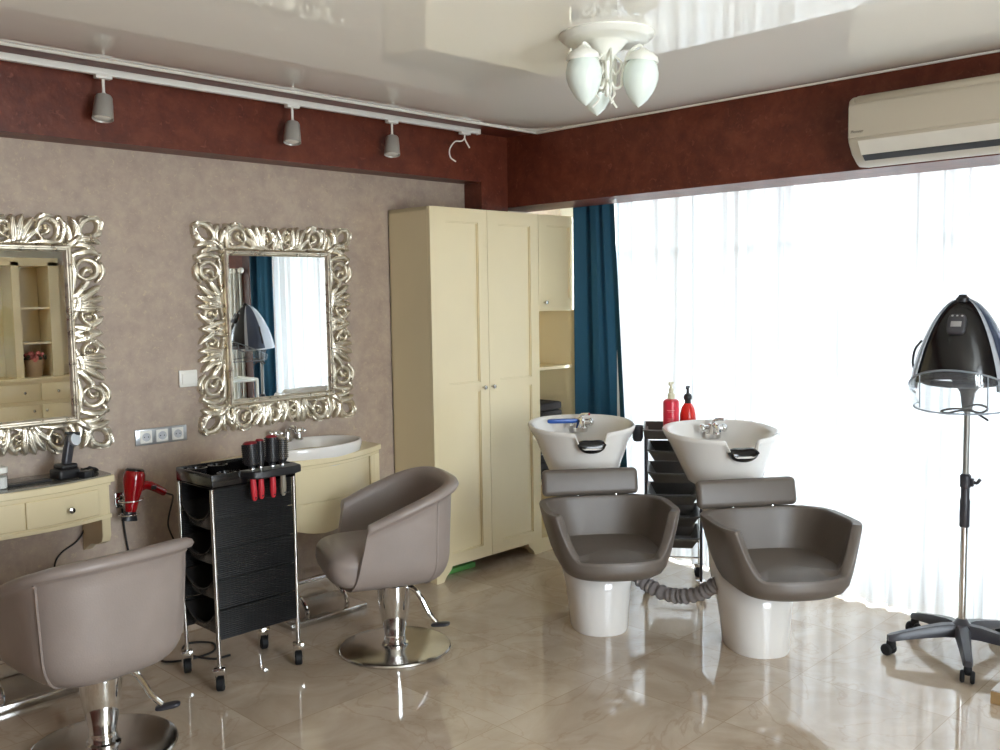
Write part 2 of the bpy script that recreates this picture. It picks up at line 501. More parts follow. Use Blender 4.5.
# ------------------------------------------------------------------ curtains
def curtain(y0, y1, z0, z1, x, amp, wl, seed, ny, nz=14, gather=0.0, spread=None):
    mb = MB(); rnd = random.Random(seed)
    ph = [rnd.uniform(0, 6.28) for _ in range(6)]
    rows = []
    for k in range(nz + 1):
        t = k / nz
        z = z1 + (z0 - z1) * t
        row = []
        for i in range(ny + 1):
            u = i / ny
            ya, yb = y0, y1
            if spread: ya = y0 - spread * t
            y = ya + (yb - ya) * u
            s = u * (y1 - y0)
            f = 2 * PI * s / wl
            a = amp * (.65 + .35 * math.sin(f * .23 + ph[0]))
            dx = a * math.sin(f + 1.2 * math.sin(f * .31 + ph[1]) + .5 * math.sin(f * .13 + ph[2]) + .25 * t * math.sin(f * .4 + ph[5])) * (.85 + .15 * t) + .3 * a * math.sin(f * 2.1 + ph[3]) * (1 - .6 * t)
            dy = .25 * a * math.sin(2 * f + ph[4])
            row.append((x + dx, y + dy, z))
        rows.append(row)
    mb.loft(rows, closed=False, caps=False)
    return mb
o = curtain(.96, 3.565, .012, 2.28, XS, .030, .115, 3, 560).build('sheer_curtain', M['sheer'], angle=180)
tag(o, 'long white sheer curtain glowing across the whole wide window', 'curtain')
o = curtain(3.575, 3.855, .012, 2.28, XS - .02, .044, .098, 5, 150, spread=.13).build('drape_curtain', M['blue'], angle=180, solid=.003)
tag(o, 'dark blue drape hanging between the cream shelf unit and the sheer curtain', 'curtain', 'blue drapes at the window')
o = curtain(.58, .95, .012, 2.28, XS - .02, .034, .105, 8, 110).build('drape_curtain', M['blue'], angle=180, solid=.003)
tag(o, 'dark blue drape beside the radiator, seen only in the mirror', 'curtain', 'blue drapes at the window')

# ------------------------------------------------------------------ wardrobe and shelf unit
YF = 3.868
def panel_door(parent, x0, x1, z0, z1, cells, name='door', fr=.0):
    """door slab with recessed panels; cells = (xa, xb, za, zb) of each recess"""
    mb = MB()
    t = .022
    xs = sorted({x0, x1, *[c[0] for c in cells], *[c[1] for c in cells]})
    zs = sorted({z0, z1, *[c[2] for c in cells], *[c[3] for c in cells]})
    for i in range(len(xs) - 1):
        for j in range(len(zs) - 1):
            cx, cz = (xs[i] + xs[i + 1]) / 2, (zs[j] + zs[j + 1]) / 2
            ins = any(c[0] < cx < c[1] and c[2] < cz < c[3] for c in cells)
            if not ins:
                mb.box((xs[i], YF, zs[j]), (xs[i + 1], YF + t, zs[j + 1]))
    bmesh.ops.remove_doubles(mb.bm, verts=mb.bm.verts, dist=1e-5)
    for c in cells:
        mb.box((c[0] - .002, YF + .013, c[2] - .002), (c[1] + .002, YF + .018, c[3] + .002))
        # ogee step around the recess
        for (a, b, cc, d) in ((c[0], c[1], c[2], c[2] + .006), (c[0], c[1], c[3] - .006, c[3]), (c[0], c[0] + .006, c[2], c[3]), (c[1] - .006, c[1], c[2], c[3])):
            mb.box((a, YF + .006, cc), (b, YF + .014, d))
    return mb.build(name, M['cream'], parent, flat=True)

def knob(parent, x, z, y=YF, m='steel', r=.013):
    mb = MB()
    Mt = Matrix.Translation((x, y, z)) @ Matrix.Rotation(PI / 2, 4, 'X')
    mb.lathe([(.005, 0), (.005, .012), (r * .8, .016), (r, .022), (r * .85, .028), (.002, .031)], seg=14, mat=Mt)
    return mb.build('knob', M[m], parent)

w = thing('wardrobe', 'tall cream two-door wardrobe with panelled doors beside the blue drape', 'wardrobe', (3.85, 4.05, 0))
w.location = (0, 0, 0)
mb = MB()
X0, X1, ZT, Z0 = 3.412, 4.287, 2.098, .075
mb.box((X0, YF + .024, Z0), (X0 + .02, YW - .012, ZT)); mb.box((X1 - .02, YF + .024, Z0), (X1, YW - .012, ZT))
mb.box((X0, YF + .024, ZT - .02), (X1, YW - .012, ZT)); mb.box((X0, YF + .024, Z0), (X1, YW - .012, Z0 + .02)); mb.box((X0, YW - .024, Z0), (X1, YW - .012, ZT))
mb.build('body', M['cream'], w, flat=True)
for a, b, s in ((X0, 3.849, 1), (3.852, X1, -1)):
    pa, pb = (3.53, 3.778) if s > 0 else (3.940, 4.216)
    d = panel_door(w, a, b, Z0 + .005, ZT, [(pa, pb, 1.113, 2.022), (pa, pb, .150, 1.064)])
    knob(d, 3.795 if s > 0 else 3.868, 1.080)
for x, s in ((X0, 1), (X1, -1)):
    for yy in (YF + .002, YW - .10):
        mb = MB()
        mb.prism([(x, 0), (x + s * .055, 0), (x + s * .075, .03), (x + s * .11, .06), (x + s * .12, Z0 + .004), (x, Z0 + .004)], yy, yy + .055 if yy < 4 else yy + .06, 'y')
        mb.build('foot', M['cream'], w, flat=True)

s = thing('shelf_unit', 'narrow cream unit with one upper door over open shelves', 'shelf unit')
mb = MB()
A0, A1 = 4.291, 4.60
A1 = 4.652
mb.box((A0, YF + .024, .075), (A0 + .018, YW - .012, 2.098)); mb.box((A1 - .018, YF + .002, .0), (A1, YW - .012, 2.098))
mb.box((A0, YF + .024, 2.078), (A1, YW - .012, 2.098)); mb.box((A0, YF + .02, 1.508), (A1, YW - .012, 1.526)); mb.box((A0, YF + .01, .0), (A1, YW - .012, .09))
mb.box((A0, YW - .024, .0), (A1, YW - .012, 2.098))
mb.build('body', M['cream'], s, flat=True)
for z in (1.14, .80, .42):
    mb = MB(); mb.box((A0 + .018, YF + .03, z), (A1 - .018, YW - .024, z + .02), .002); mb.build('shelf', M['cream'], s, flat=True)
d = panel_door(s, A0, A1, 1.512, 2.098, [(4.365, 4.585, 1.582, 2.032)])
knob(d, 4.335, 1.562)

def towel_pile(x0, x1, y0, y1, z0, n, h):
    mb = MB()
    for i in range(n):
        j = random.uniform(-.008, .008)
        mb.superell(((x0 + x1) / 2 + j, (y0 + y1) / 2, z0 + h * (i + .5)), ((x1 - x0) / 2, (y1 - y0) / 2, h * .53), .35, .3, 28, 12)
    return mb
tag(towel_pile(4.325, 4.595, 3.93, 4.18, .822, 2, .052).build('folded_towels', M['bag']), 'dark folded towels on the open shelf above the white basin', 'towels', 'dark towels in the shelf unit')
tag(towel_pile(4.325, 4.595, 3.93, 4.18, .441, 5, .056).build('folded_towels', M['bag']), 'taller dark pile on the lower shelf, behind the white basin', 'towels', 'dark towels in the shelf unit')
mb = MB(); mb.box((3.55, 3.96, 0), (3.80, 4.01, .03), .004)
tag(mb.build('plastic_strip', M['green']), 'green strip on the floor under the wardrobe', 'strip')

# ------------------------------------------------------------------ carved mirrors
import numpy as np
def carved_frame(hw_o, hh_o, hw_i, hh_i):
    """open-work acanthus carving as a relief in the XZ plane, room side -Y; centre at origin"""
    step = .0024
    nx, nz = int(hw_o / step) + 4, int(hh_o / step) + 4
    gx, gz = np.meshgrid(np.arange(nx) * step, np.arange(nz) * step, indexing='ij')
    Hm = np.zeros((nx, nz)); mask = np.zeros((nx, nz), bool)
    def carve(pts, w0, H, prof='leaf', groove=.3, n=26):
        P = catmull([(p[0], 0, p[1]) for p in pts], n) if prof != 'ring' else [Vector((p[0], 0, p[1])) for p in pts]
        xs = np.array([p.x for p in P]); zs = np.array([p.z for p in P]); m = len(P)
        i0, i1 = max(0, int((xs.min() - w0) / step) - 1), min(nx, int((xs.max() + w0) / step) + 3)
        j0, j1 = max(0, int((zs.min() - w0) / step) - 1), min(nz, int((zs.max() + w0) / step) + 3)
        if i1 <= i0 or j1 <= j0: return
        X, Z = gx[i0:i1, j0:j1], gz[i0:i1, j0:j1]
        best = np.full(X.shape, 9.0); bh = np.zeros(X.shape)
        for k in range(m - 1):
            ax, az, bx, bz = xs[k], zs[k], xs[k + 1], zs[k + 1]
            L = (bx - ax) ** 2 + (bz - az) ** 2 + 1e-12
            u = np.clip(((X - ax) * (bx - ax) + (Z - az) * (bz - az)) / L, 0, 1)
            d = np.sqrt((X - ax - u * (bx - ax)) ** 2 + (Z - az - u * (bz - az)) ** 2)
            t = (k + u) / (m - 1)
            if prof == 'leaf': w = w0 * (.50 + .62 * np.sin(np.pi * np.clip(.08 + .80 * t, 0, 1))) * np.clip((1.03 - t) / .22, .12, 1)
            elif prof == 'taper': w = w0 * (1 - .65 * t)
            else: w = w0 * (.85 + .25 * np.sin(2 * np.pi * t))
            q = d / w
            hgt = H * (.75 + .35 * np.sin(np.pi * np.clip(t * .9 + .05, 0, 1))) * np.sqrt(np.clip(1 - q * q, 0, 1)) * (1 - groove * np.exp(-(q / .28) ** 2))
            upd = q < best
            best = np.where(upd, q, best); bh = np.where(upd, hgt, bh)
        inside = best < 1
        mask[i0:i1, j0:j1] |= inside
        Hm[i0:i1, j0:j1] = np.maximum(Hm[i0:i1, j0:j1], np.where(inside, .009 + 1.25 * bh, 0))
    def ringpts(c, ra, rb, rot, a0=0.0, a1=2 * PI, n=22):
        return [(c[0] + ra * math.cos(a) * math.cos(rot) - rb * math.sin(a) * math.sin(rot), c[1] + ra * math.cos(a) * math.sin(rot) + rb * math.sin(a) * math.cos(rot)) for a in [a0 + (a1 - a0) * k / (n - 1) for k in range(n)]]
    for side, L, off, bw in (('T', hw_i, hh_i, hh_o - hh_i), ('R', hh_i, hw_i, hw_o - hw_i)):
        k = L / .36
        def Q(pts):
            return [((t * k, off + w * bw) if side == 'T' else (off + w * bw, t * k)) for t, w in pts]
        def ring(c, ra, rb, rot, w, a0=0.0, a1=2 * PI, H=.026):
            pp = ringpts((0, 0), ra, rb, rot, a0, a1)
            carve([((c[0] * k + x, off + c[1] * bw + y) if side == 'T' else (off + c[1] * bw + y, c[0] * k + x)) for x, y in pp], w, H, 'ring', .25)
        # rail along the moulding
        carve(Q([(0, .03), (.18, .03), (.38, .03)]), .008, .016, 'ring', 0)
        # middle crossing
        carve(Q([(.030, .02), (.022, .30), (.006, .62), (-.004, .95)]), .015, .030)
        carve(Q([(.004, .02), (.016, .35), (.040, .70), (.070, .95)]), .014, .028)
        ring((.066, .50), .026, .034, .5, .0105)
        carve(Q([(.062, .38), (.070, .46), (.066, .60)]), .010, .020, 'leaf', 0)
        # fan of leaves
        for i, (ta, tb, wa, wb) in enumerate(((.100, .098, .03, .97), (.115, .146, .03, .99), (.132, .194, .05, .90), (.150, .230, .04, .60))):
            carve(Q([(ta, wa), (ta + (tb - ta) * .25, wa + (wb - wa) * .35), (ta + (tb - ta) * .65, wa + (wb - wa) * .72), (tb + .004, wb)]), .0155 - .002 * (i == 3), .032 - .002 * i, 'leaf', .35)
        carve(Q([(.06, .04), (.10, .14), (.135, .20), (.165, .16)]), .013, .026)
        # large loop with bead
        ring((.262, .50), .043, .046, -.3, .0125)
        carve(Q([(.232, .34), (.256, .42), (.262, .56), (.246, .66)]), .0115, .026, 'leaf', .1)
        carve(Q([(.17, .04), (.225, .10), (.285, .08), (.34, .16)]), .0115, .026)
        carve(Q([(.212, .80), (.235, .96), (.268, .99), (.30, .90)]), .010, .024)
        # leaf toward the corner
        carve(Q([(.320, .06), (.330, .36), (.334, .66), (.318, .97)]), .0135, .030)
        carve(Q([(.300, .80), (.315, .90), (.335, .96)]), .010, .022)
    # corner: oval ring on the diagonal and leaves running off both ways
    bx, bz = hw_o - hw_i, hh_o - hh_i
    cx, cz = hw_i + bx * .62, hh_i + bz * .62
    carve(ringpts((cx, cz), .048, .034, math.atan2(bz, bx)), .0125, .030, 'ring', .25)
    carve([(hw_i - .004, hh_i - .004), (hw_i + bx * .18, hh_i + bz * .18), (hw_i + bx * .38, hh_i + bz * .38)], .020, .034, 'taper', .2)
    for sw in (0, 1):
        f = (lambda a, b: (hw_i + a * bx, hh_i + b * bz)) if not sw else (lambda a, b: (hw_i + b * bx, hh_i + a * bz))
        carve([f(.05, .05), f(.40, .22), f(.72, .20), f(.98, .06)], .0145, .030)
        carve([f(.04, -.02), f(.34, .02), f(.62, -.06), f(.86, -.22)], .0135, .028)
        carve([f(.30, .26), f(.62, .34), f(.90, .38), f(.99, .60)], .011, .026)
        carve([f(.99, .52), f(1.02, .80), f(.86, 1.0)], .010, .024)
    for _ in range(2):                     # soften the carving
        B_ = np.where(mask, Hm, 0); W_ = mask.astype(float); S_ = np.zeros_like(B_); C_ = np.zeros_like(B_)
        for dx in (-1, 0, 1):
            for dy in (-1, 0, 1):
                S_ += np.roll(np.roll(B_, dx, 0), dy, 1); C_ += np.roll(np.roll(W_, dx, 0), dy, 1)
        Hm = np.where(mask, S_ / np.maximum(C_, 1), 0)
    mask &= ~((gx < hw_i - .006) & (gz < hh_i - .006))
    face = mask[:-1, :-1] & mask[1:, :-1] & mask[:-1, 1:] & mask[1:, 1:]
    used = np.zeros((nx, nz), bool)
    used[:-1, :-1] |= face; used[1:, :-1] |= face; used[:-1, 1:] |= face; used[1:, 1:] |= face
    idx = -np.ones((nx, nz), int); ii = np.argwhere(used); idx[used] = np.arange(len(ii))
    co = np.stack([gx[used], -Hm[used], gz[used]], 1)
    fi = np.argwhere(face)
    quads = np.stack([idx[fi[:, 0], fi[:, 1]], idx[fi[:, 0] + 1, fi[:, 1]], idx[fi[:, 0] + 1, fi[:, 1] + 1], idx[fi[:, 0], fi[:, 1] + 1]], 1)
    V, Fc, n = [], [], len(co)
    for q, (sx, sz) in enumerate(((1, 1), (-1, 1), (-1, -1), (1, -1))):
        V.append(co * np.array([sx, 1, sz])); Fc.append((quads if sx * sz > 0 else quads[:, ::-1]) + q * n)
    me = bpy.data.meshes.new('frame')
    me.from_pydata(np.concatenate(V).tolist(), [], np.concatenate(Fc).tolist())
    mb = MB(); mb.bm.from_mesh(me); bpy.data.meshes.remove(me)
    bmesh.ops.remove_doubles(mb.bm, verts=mb.bm.verts, dist=1e-5)
    # the carving has thickness: walls down to the wall from its edges
    ed = [e for e in mb.bm.edges if e.is_boundary]
    r = bmesh.ops.extrude_edge_only(mb.bm, edges=ed)
    for v in r['geom']:
        if isinstance(v, bmesh.types.BMVert): v.co.y = -.001
    return mb

def make_mirror(label, cx):
    t = thing('wall_mirror', label, 'mirror', (cx, YW, 1.468), 0, 'carved silver mirrors')
    hw_o, hh_o, hw_i, hh_i = .456, .511, .312, .383
    carved_frame(hw_o, hh_o, hw_i + .002, hh_i + .002).build('frame', M['silverleaf'], t, angle=70)
    mb = MB()
    # stepped moulding around the glass
    prof = [(0, .004), (0, .050), (.006, .056), (.012, .056), (.015, .050), (.020, .050), (.024, .044), (.028, .034), (.028, .004)]
    rings = []
    for sx, sz in ((1, 1), (-1, 1), (-1, -1), (1, -1)):
        rings.append([(sx * (hw_i - a), -b, sz * (hh_i - a)) for a, b in prof])
    mb.loft(rings, loop=True)
    mb.build('moulding', M['silverleaf'], t, angle=20)
    mb = MB(); mb.box((-.289, -.034, -.360), (.289, -.028, .360)); mb.build('glass', M['mirror'], t, flat=True)
    return t
mA = make_mirror('carved silver openwork mirror over the white oval basin', 2.668)
mB = copy_tree(mA); mB.location.x = 1.314; mB['label'] = 'carved silver openwork mirror over the cream drawer console'

# ------------------------------------------------------------------ wall fittings
t = thing('power_socket', 'row of three white sockets in a silver frame under the light switch', 'socket')
mb = MB(); mb.box((1.888, YW - .010, .937), (2.142, YW, 1.013), .004); mb.build('plate', M['alu'], t)
for i in range(3):
    x = 1.938 + i * .078
    mb = MB()
    mb.box((x - .029, YW - .014, .946), (x + .029, YW - .009, 1.004), .003)
    Mt = Matrix.Translation((x, YW - .0145, .975)) @ Matrix.Rotation(PI / 2, 4, 'X')
    mb.lathe([(.0235, -.001), (.0235, .002), (.0205, .002), (.0195, -.0015)], seg=24, mat=Mt)
    o = mb.build('socket', M['white'], t)
    mb = MB()
    mb.lathe([(.0195, -.0028), (.0195, .0004), (.001, .0004)], seg=24, mat=Mt)
    o2 = mb.build('socket_well', M['sock'], o)
    mb = MB()
    for q in (-.0095, .0095):
        Mq = Matrix.Translation((x + q, YW - .0152, .975)) @ Matrix.Rotation(PI / 2, 4, 'X')
        mb.lathe([(.0028, 0), (.0028, .0006)], seg=10, mat=Mq)
    mb.build('socket_hole', M['black'], o)
t = thing('light_switch', 'single white square light switch between the two mirrors', 'switch')
mb = MB(); mb.box((2.115, YW - .012, 1.193), (2.208, YW, 1.273), .004); mb.build('plate', M['white'], t)
mb = MB(); mb.box((2.128, YW - .017, 1.205), (2.195, YW - .010, 1.261), .004, mat=Matrix.Translation((2.16, YW, 1.233)) @ Matrix.Rotation(R(2), 4, 'X') @ Matrix.Translation((-2.16, -YW, -1.233))); mb.build('rocker', M['white'], t)

# ------------------------------------------------------------------ track rail and spots
YT = 3.985
t = thing('light_track', 'long white light track under the burgundy ceiling border', 'light track')
mb = MB(); mb.box((XR + .1, YT - .014, ZC - .028), (3.905, YT + .014, ZC), .003); mb.box((3.905, YT - .016, ZC - .030), (3.915, YT + .016, ZC), .003); mb.build('rail', M['white'], t)
def spot(x, label, first=[None]):
    if first[0] is None:
        e = thing('track_spotlight', label, 'spotlight', (x, YT, ZC - .028), 0, 'grey spots on the light track')
        mb = MB(); mb.box((-.035, -.016, -.014), (.035, .016, .001), .003); mb.build('adapter', M['white'], e)
        mb = MB(); mb.tube([(0, 0, -.014), (0, 0, -.075)], .006, 10); mb.ball((0, 0, -.078), .011, 12, 8); mb.build('stem', M['white'], e)
        Mt = Matrix.Translation((0, 0, -.08)) @ Matrix.Rotation(R(9), 4, 'Y') @ Matrix.Rotation(R(-9), 4, 'X')
        mb = MB(); mb.lathe([(.012, .0), (.030, -.004), (.035, -.012), (.043, -.105), (.040, -.106), (.037, -.098), (.03, -.085), (.001, -.085)], seg=28, mat=Mt, caps=True); mb.build('lamp_head', M['spot'], e)
        mb = MB(); mb.lathe([(.001, -.101), (.026, -.102), (.034, -.098), (.034, -.09), (.001, -.09)], seg=24, mat=Mt); mb.build('lamp', M['white'], e)
        first[0] = e
        return e
    c = copy_tree(first[0]); c.location = (x, YT, ZC - .028); c['label'] = label
    return c
spot(1.718, 'grey track spotlight above the gap left of the basin mirror')
spot(2.640, 'grey track spotlight above the mirror over the basin')
spot(3.262, 'grey track spotlight nearest the empty track adapter and the wardrobe')
e = thing('rail_adapter', 'empty track adapter with a curled white wire, no lamp', 'track adapter', (3.80, YT, ZC - .028))
mb = MB(); mb.box((-.035, -.016, -.014), (.035, .016, .001), .003); mb.build('adapter', M['white'], e)
mb = MB(); mb.tube([(0, 0, -.014), (.0, 0, -.04), (.035, .0, -.085)], .0045, 8, n=10)
mb.tube([(-.04, 0, -.055), (-.09, -.01, -.065), (-.13, -.01, -.11), (-.125, -.01, -.155), (-.085, -.01, -.175)], .004, 8, n=20); mb.tube([(.0, 0, -.03), (-.02, 0, -.05), (-.04, 0, -.055)], .004, 8, n=8); mb.build('wire', M['white'], e)

# ------------------------------------------------------------------ air conditioner
t = thing('air_conditioner', 'ivory wall air conditioner on the burgundy beam over the window', 'air conditioner')
def dz(d, z): return (XB - d, z)
body = [dz(0, 2.155), dz(.075, 2.150), dz(.10, 2.160), dz(.150, 2.195), dz(.188, 2.246), dz(.196, 2.27), dz(.196, 2.40), dz(.188, 2.428), dz(.165, 2.442), dz(0, 2.445)]
def ac_rings(poly, y0, y1, rnd=.014):
    cx = sum(p[0] for p in poly) / len(poly); cz = sum(p[1] for p in poly) / len(poly)
    out = []
    for y, k in ((y0, .955), (y0 + rnd * .3, .982), (y0 + rnd, 1), (y1 - rnd, 1), (y1 - rnd * .3, .982), (y1, .955)):
        out.append([(XB - (XB - a) * (1 if k == 1 else k), y, cz + (b - cz) * k) for a, b in poly])
    return out
AY0, AY1 = .98, 1.832
mb = MB(); mb.loft(ac_rings(body, AY0, AY1)); mb.build('body', M['ac_white'], t, angle=50)
mb = MB(); mb.loft(ac_rings([dz(.19, 2.262), dz(.201, 2.264), dz(.203, 2.27), dz(.203, 2.395), dz(.199, 2.403), dz(.19, 2.405)], AY0 + .004, AY1 - .004, .006)); mb.build('front_panel', M['ac_white'], t, angle=40)
mb = MB(); mb.loft(ac_rings([dz(.17, 2.412), dz(.197, 2.410), dz(.192, 2.428), dz(.172, 2.444), dz(.15, 2.446)], AY0 + .03, AY1 - .03, .006)); mb.build('top_grille', M['ac_white'], t, angle=40)
# outlet: dark slot and louvre
mb = MB(); mb.loft([[(XB - d, y, z) for d, z in ((.124, 2.170), (.152, 2.190), (.148, 2.200), (.119, 2.180))] for y in (AY0 + .05, AY1 - .05)]); mb.build('air_slot', M['black'], t, flat=True)
mb = MB(); mb.loft([[(XB - d, y, z) for d, z in ((.150, 2.192), (.160, 2.206), (.186, 2.242), (.190, 2.25), (.183, 2.25), (.156, 2.210), (.147, 2.198))] for y in (AY0 + .05, AY1 - .045)]); mb.build('louvre', mat('lit_ivory_plastic', srgb(216, 211, 200), .4), t, flat=True)  # louvre paler than the body: light from below is put into its colour
cu = bpy.data.curves.new('logo_text', 'FONT'); cu.body = 'Pioneer'; cu.size = .018; cu.shear = .25; cu.extrude = .0004
tmp = bpy.data.objects.new('logo_text', cu)
me = bpy.data.meshes.new_from_object(tmp); bpy.data.objects.remove(tmp); bpy.data.curves.remove(cu)
lg = bpy.data.objects.new('logo', me); lk(lg, t); me.materials.clear(); me.materials.append(M['text'])
lg.matrix_local = Matrix.Translation((XB - .2036, AY1 - .018, 2.283)) @ Matrix(((0, 0, -1, 0), (-1, 0, 0, 0), (0, 1, 0, 0), (0, 0, 0, 1)))

# ------------------------------------------------------------------ ceiling lamp
t = thing('ceiling_lamp', 'white ceiling lamp with three frosted drop shades', 'ceiling lamp', (2.68, 2.084, ZC - .066))
t.scale = (.935, .935, .935)
mb = MB(); mb.lathe([(.176, .03), (.176, 0), (.178, -.008), (.170, -.016), (.165, -.019), (.160, -.025), (.150, -.028), (.085, -.030), (.072, -.036), (.060, -.052), (.036, -.075), (.022, -.10), (.001, -.10)], seg=48); mb.build('canopy', M['white_paint'], t, angle=50)
mb = MB()
mb.lathe([(.020, -.09), (.012, -.11), (.010, -.16), (.016, -.175), (.012, -.19), (.006, -.21), (.010, -.222), (.001, -.232)], seg=16)
mb.build('stem', M['white_paint'], t)
for k in range(3):
    a = R(57 + 120 * k)
    A = Matrix.Rotation(a, 4, 'Z')
    mb = MB()
    mb.tube([A @ Vector(p) for p in ((.01, 0, -.165), (.03, 0, -.20), (.055, 0, -.19), (.06, 0, -.14), (.085, 0, -.075), (.125, 0, -.052), (.135, 0, -.075))], .006, 8, n=26)
    mb.tube([A @ Vector(p) for p in ((.03, .004, -.08), (.055, .004, -.11), (.035, .004, -.15), (.02, .004, -.13))], .004, 6, n=14)
    arm = mb.build('arm', M['white_paint'], t)
    # pierced ornamental leaf between the arms
    B = Matrix.Rotation(a + R(60), 4, 'Z')
    mb = MB()
    mb.loft([[B @ Vector((x + s_ * w_, y_, z)) for s_, y_ in ((-1, 0), (0, -.005), (1, 0), (0, .005))] for x, z, w_ in ((.045, -.045, .004), (.048, -.075, .010), (.050, -.12, .013), (.048, -.165, .011), (.042, -.205, .006), (.040, -.22, .002))])
    mb.tube([B @ Vector(p) for p in ((.02, 0, -.17), (.045, 0, -.21), (.03, 0, -.235), (.055, 0, -.262))], .004, 6, n=14)
    mb.build('ornament', M['white_paint'], t)
    T = A @ Matrix.Translation((.135, 0, -.075)) @ Matrix.Rotation(R(5), 4, 'Y')
    mb = MB(); mb.lathe([(.010, .012), (.018, .005), (.042, -.006), (.058, -.020), (.062, -.034), (.060, -.040), (.050, -.036), (.01, -.02)], seg=28, mat=T); mb.build('shade_holder', M['white_paint'], t)
    mb = MB(); mb.lathe([(.046, -.030), (.058, -.050), (.066, -.078), (.066, -.100), (.060, -.125), (.048, -.152), (.032, -.176), (.014, -.194), (.004, -.200), (.001, -.203)], seg=32, mat=T); mb.build('shade', M['frost'], t)

# ------------------------------------------------------------------ bow-fronted consoles
def bow(cx, hw, y_end, y_mid):
    def f(x):
        q = max(-1, min(1, (x - cx) / hw))
        return y_end + (y_mid - y_end) * (1 - q * q)
    return f
def bow_slab(mb, f, x0, x1, z0, z1, off=0.0, back=None, n=28, thick=None, zfun=None):
    rings = []
    for i in range(n + 1):
        x = x0 + (x1 - x0) * i / n
        y = f(x) + off
        yb = back if back is not None else y + thick
        za = z0 if zfun is None else zfun(x)
        rings.append([(x, y, za), (x, y, z1), (x, yb, z1), (x, yb, za)])
    mb.loft(rings)

# drawer console
f1 = bow(1.314, .376, 4.00, 3.925)
t = thing('drawer_console', 'cream bow-front wall console with two knobbed drawers and a glass top', 'console')
mb = MB(); bow_slab(mb, f1, .938, 1.690, .832, .862, 0, YW - .002); mb.build('top', M['cream'], t, bevel=.004)
mb = MB(); bow_slab(mb, f1, .965, 1.663, .690, .832, .022, YW - .002); bow_slab(mb, f1, .955, 1.673, .678, .694, .014, YW - .002); bow_slab(mb, f1, .955, 1.673, .820, .832, .012, YW - .002); mb.build('body', M['cream'], t)
for a, b in ((1.000, 1.298), (1.303, 1.612)):
    mb = MB(); bow_slab(mb, f1, a, b, .702, .812, .012, thick=.018); d = mb.build('drawer', M['cream'], t, bevel=.003)
    xk = (a + b) / 2 + (.02 if a > 1.2 else -.02)
    knob(d, xk, .752, f1(xk) + .012, 'steel', .014)
for s_ in (1, -1):
    xa = 1.314 + s_ * .335
    mb = MB()
    prof = [(4.01, .832), (4.01, .60), (4.025, .572), (4.075, .553), (4.14, .545), (4.19, .520), (4.228, .50), (4.228, .832)]
    mb.prism(prof, xa - .019, xa + .019, 'x'); mb.build('bracket', M['cream'], t, bevel=.003)
mb = MB(); bow_slab(mb, f1, .950, 1.678, .8625, .8685, .012, YW - .01); mb.build('glass_top', M['tableglass'], t)

# basin console
f2 = bow(2.668, .46, 3.978, 3.832)
t = thing('basin_console', 'cream bow-front wall console holding the white oval basin', 'console')
mb = MB(); bow_slab(mb, f2, 2.208, 3.128, .792, .822, 0, YW - .002); mb.build('top', M['cream'], t, bevel=.005)
def scal(x):
    q = abs(x - 2.668) / .43
    return .478 - .035 * math.cos(min(1, q * 1.25) * PI) * (1 if q < .8 else 1) + (.02 if q > .8 else 0)
mb = MB(); bow_slab(mb, f2, 2.236, 3.005, .606, .780, .018, thick=.02); bow_slab(mb, f2, 2.236, 3.005, .45, .602, .018, thick=.02, zfun=scal); bow_slab(mb, f2, 2.236, 3.005, .598, .61, .024, thick=.014)
bow_slab(mb, f2, 2.225, 3.112, .776, .794, .010, YW - .002); mb.build('front', M['cream'], t, bevel=.002)
mb = MB()
for x in (3.030, 3.058, 3.086):
    mb.box((x - .011, f2(x) + .012, .46), (x + .011, YW - .002, .778), .004)
mb.box((3.005, f2(3.05) + .03, .46), (3.10, YW - .002, .778)); mb.build('side_panel', M['cream'], t)
mb = MB(); mb.box((2.236, f2(2.25) + .03, .46), (2.26, YW - .002, .778)); mb.build('side_panel', M['cream'], t)
# basin (rests in the console top)
t = thing('wash_basin', 'white oval basin set in the cream console under the mirror', 'basin', (2.70, 4.022, .822))
mb = MB()
prof = [(.80, -.10), (.90, -.03), (.97, .0), (1.0, .030), (1.0, .046), (.985, .054), (.955, .055), (.925, .050), (.90, .03), (.84, -.03), (.70, -.075), (.40, -.092), (.06, -.095)]
rings = [[(.298 * r * math.cos(2 * PI * k / 48), .196 * r * math.sin(2 * PI * k / 48), z) for k in range(48)] for r, z in prof]
mb.loft(rings, caps=True); mb.build('bowl', M['ceramic'], t, angle=60)
fa = MB()
fa.lathe([(.026, .05), (.026, .058), (.016, .064), (.014, .10), (.018, .104), (.012, .115), (.001, .118)], (-.03, .150, 0), 20)
fa.tube([(-.03, .150, .095), (-.03, .12, .125), (-.03, .075, .125), (-.03, .06, .10)], .010, 10, n=16)
fb = fa.build('faucet', M['chrome'], t)
for s_ in (-1, 1):
    k = MB(); c = (-.03 + s_ * .07, .150, .0)
    k.lathe([(.022, .05), (.022, .057), (.012, .062), (.010, .09), (.001, .09)], c, 16)
    for q in range(4):
        a = q * PI / 2 + .4
        k.tube([(c[0], c[1], .095), (c[0] + .032 * math.cos(a), c[1] + .032 * math.sin(a), .100)], .007, 8)
        k.ball((c[0] + .034 * math.cos(a), c[1] + .034 * math.sin(a), .100), .010, 10, 8)
    k.ball((c[0], c[1], .10), .013, 10, 8)
    k.build('tap_handle', M['chrome'], fb)

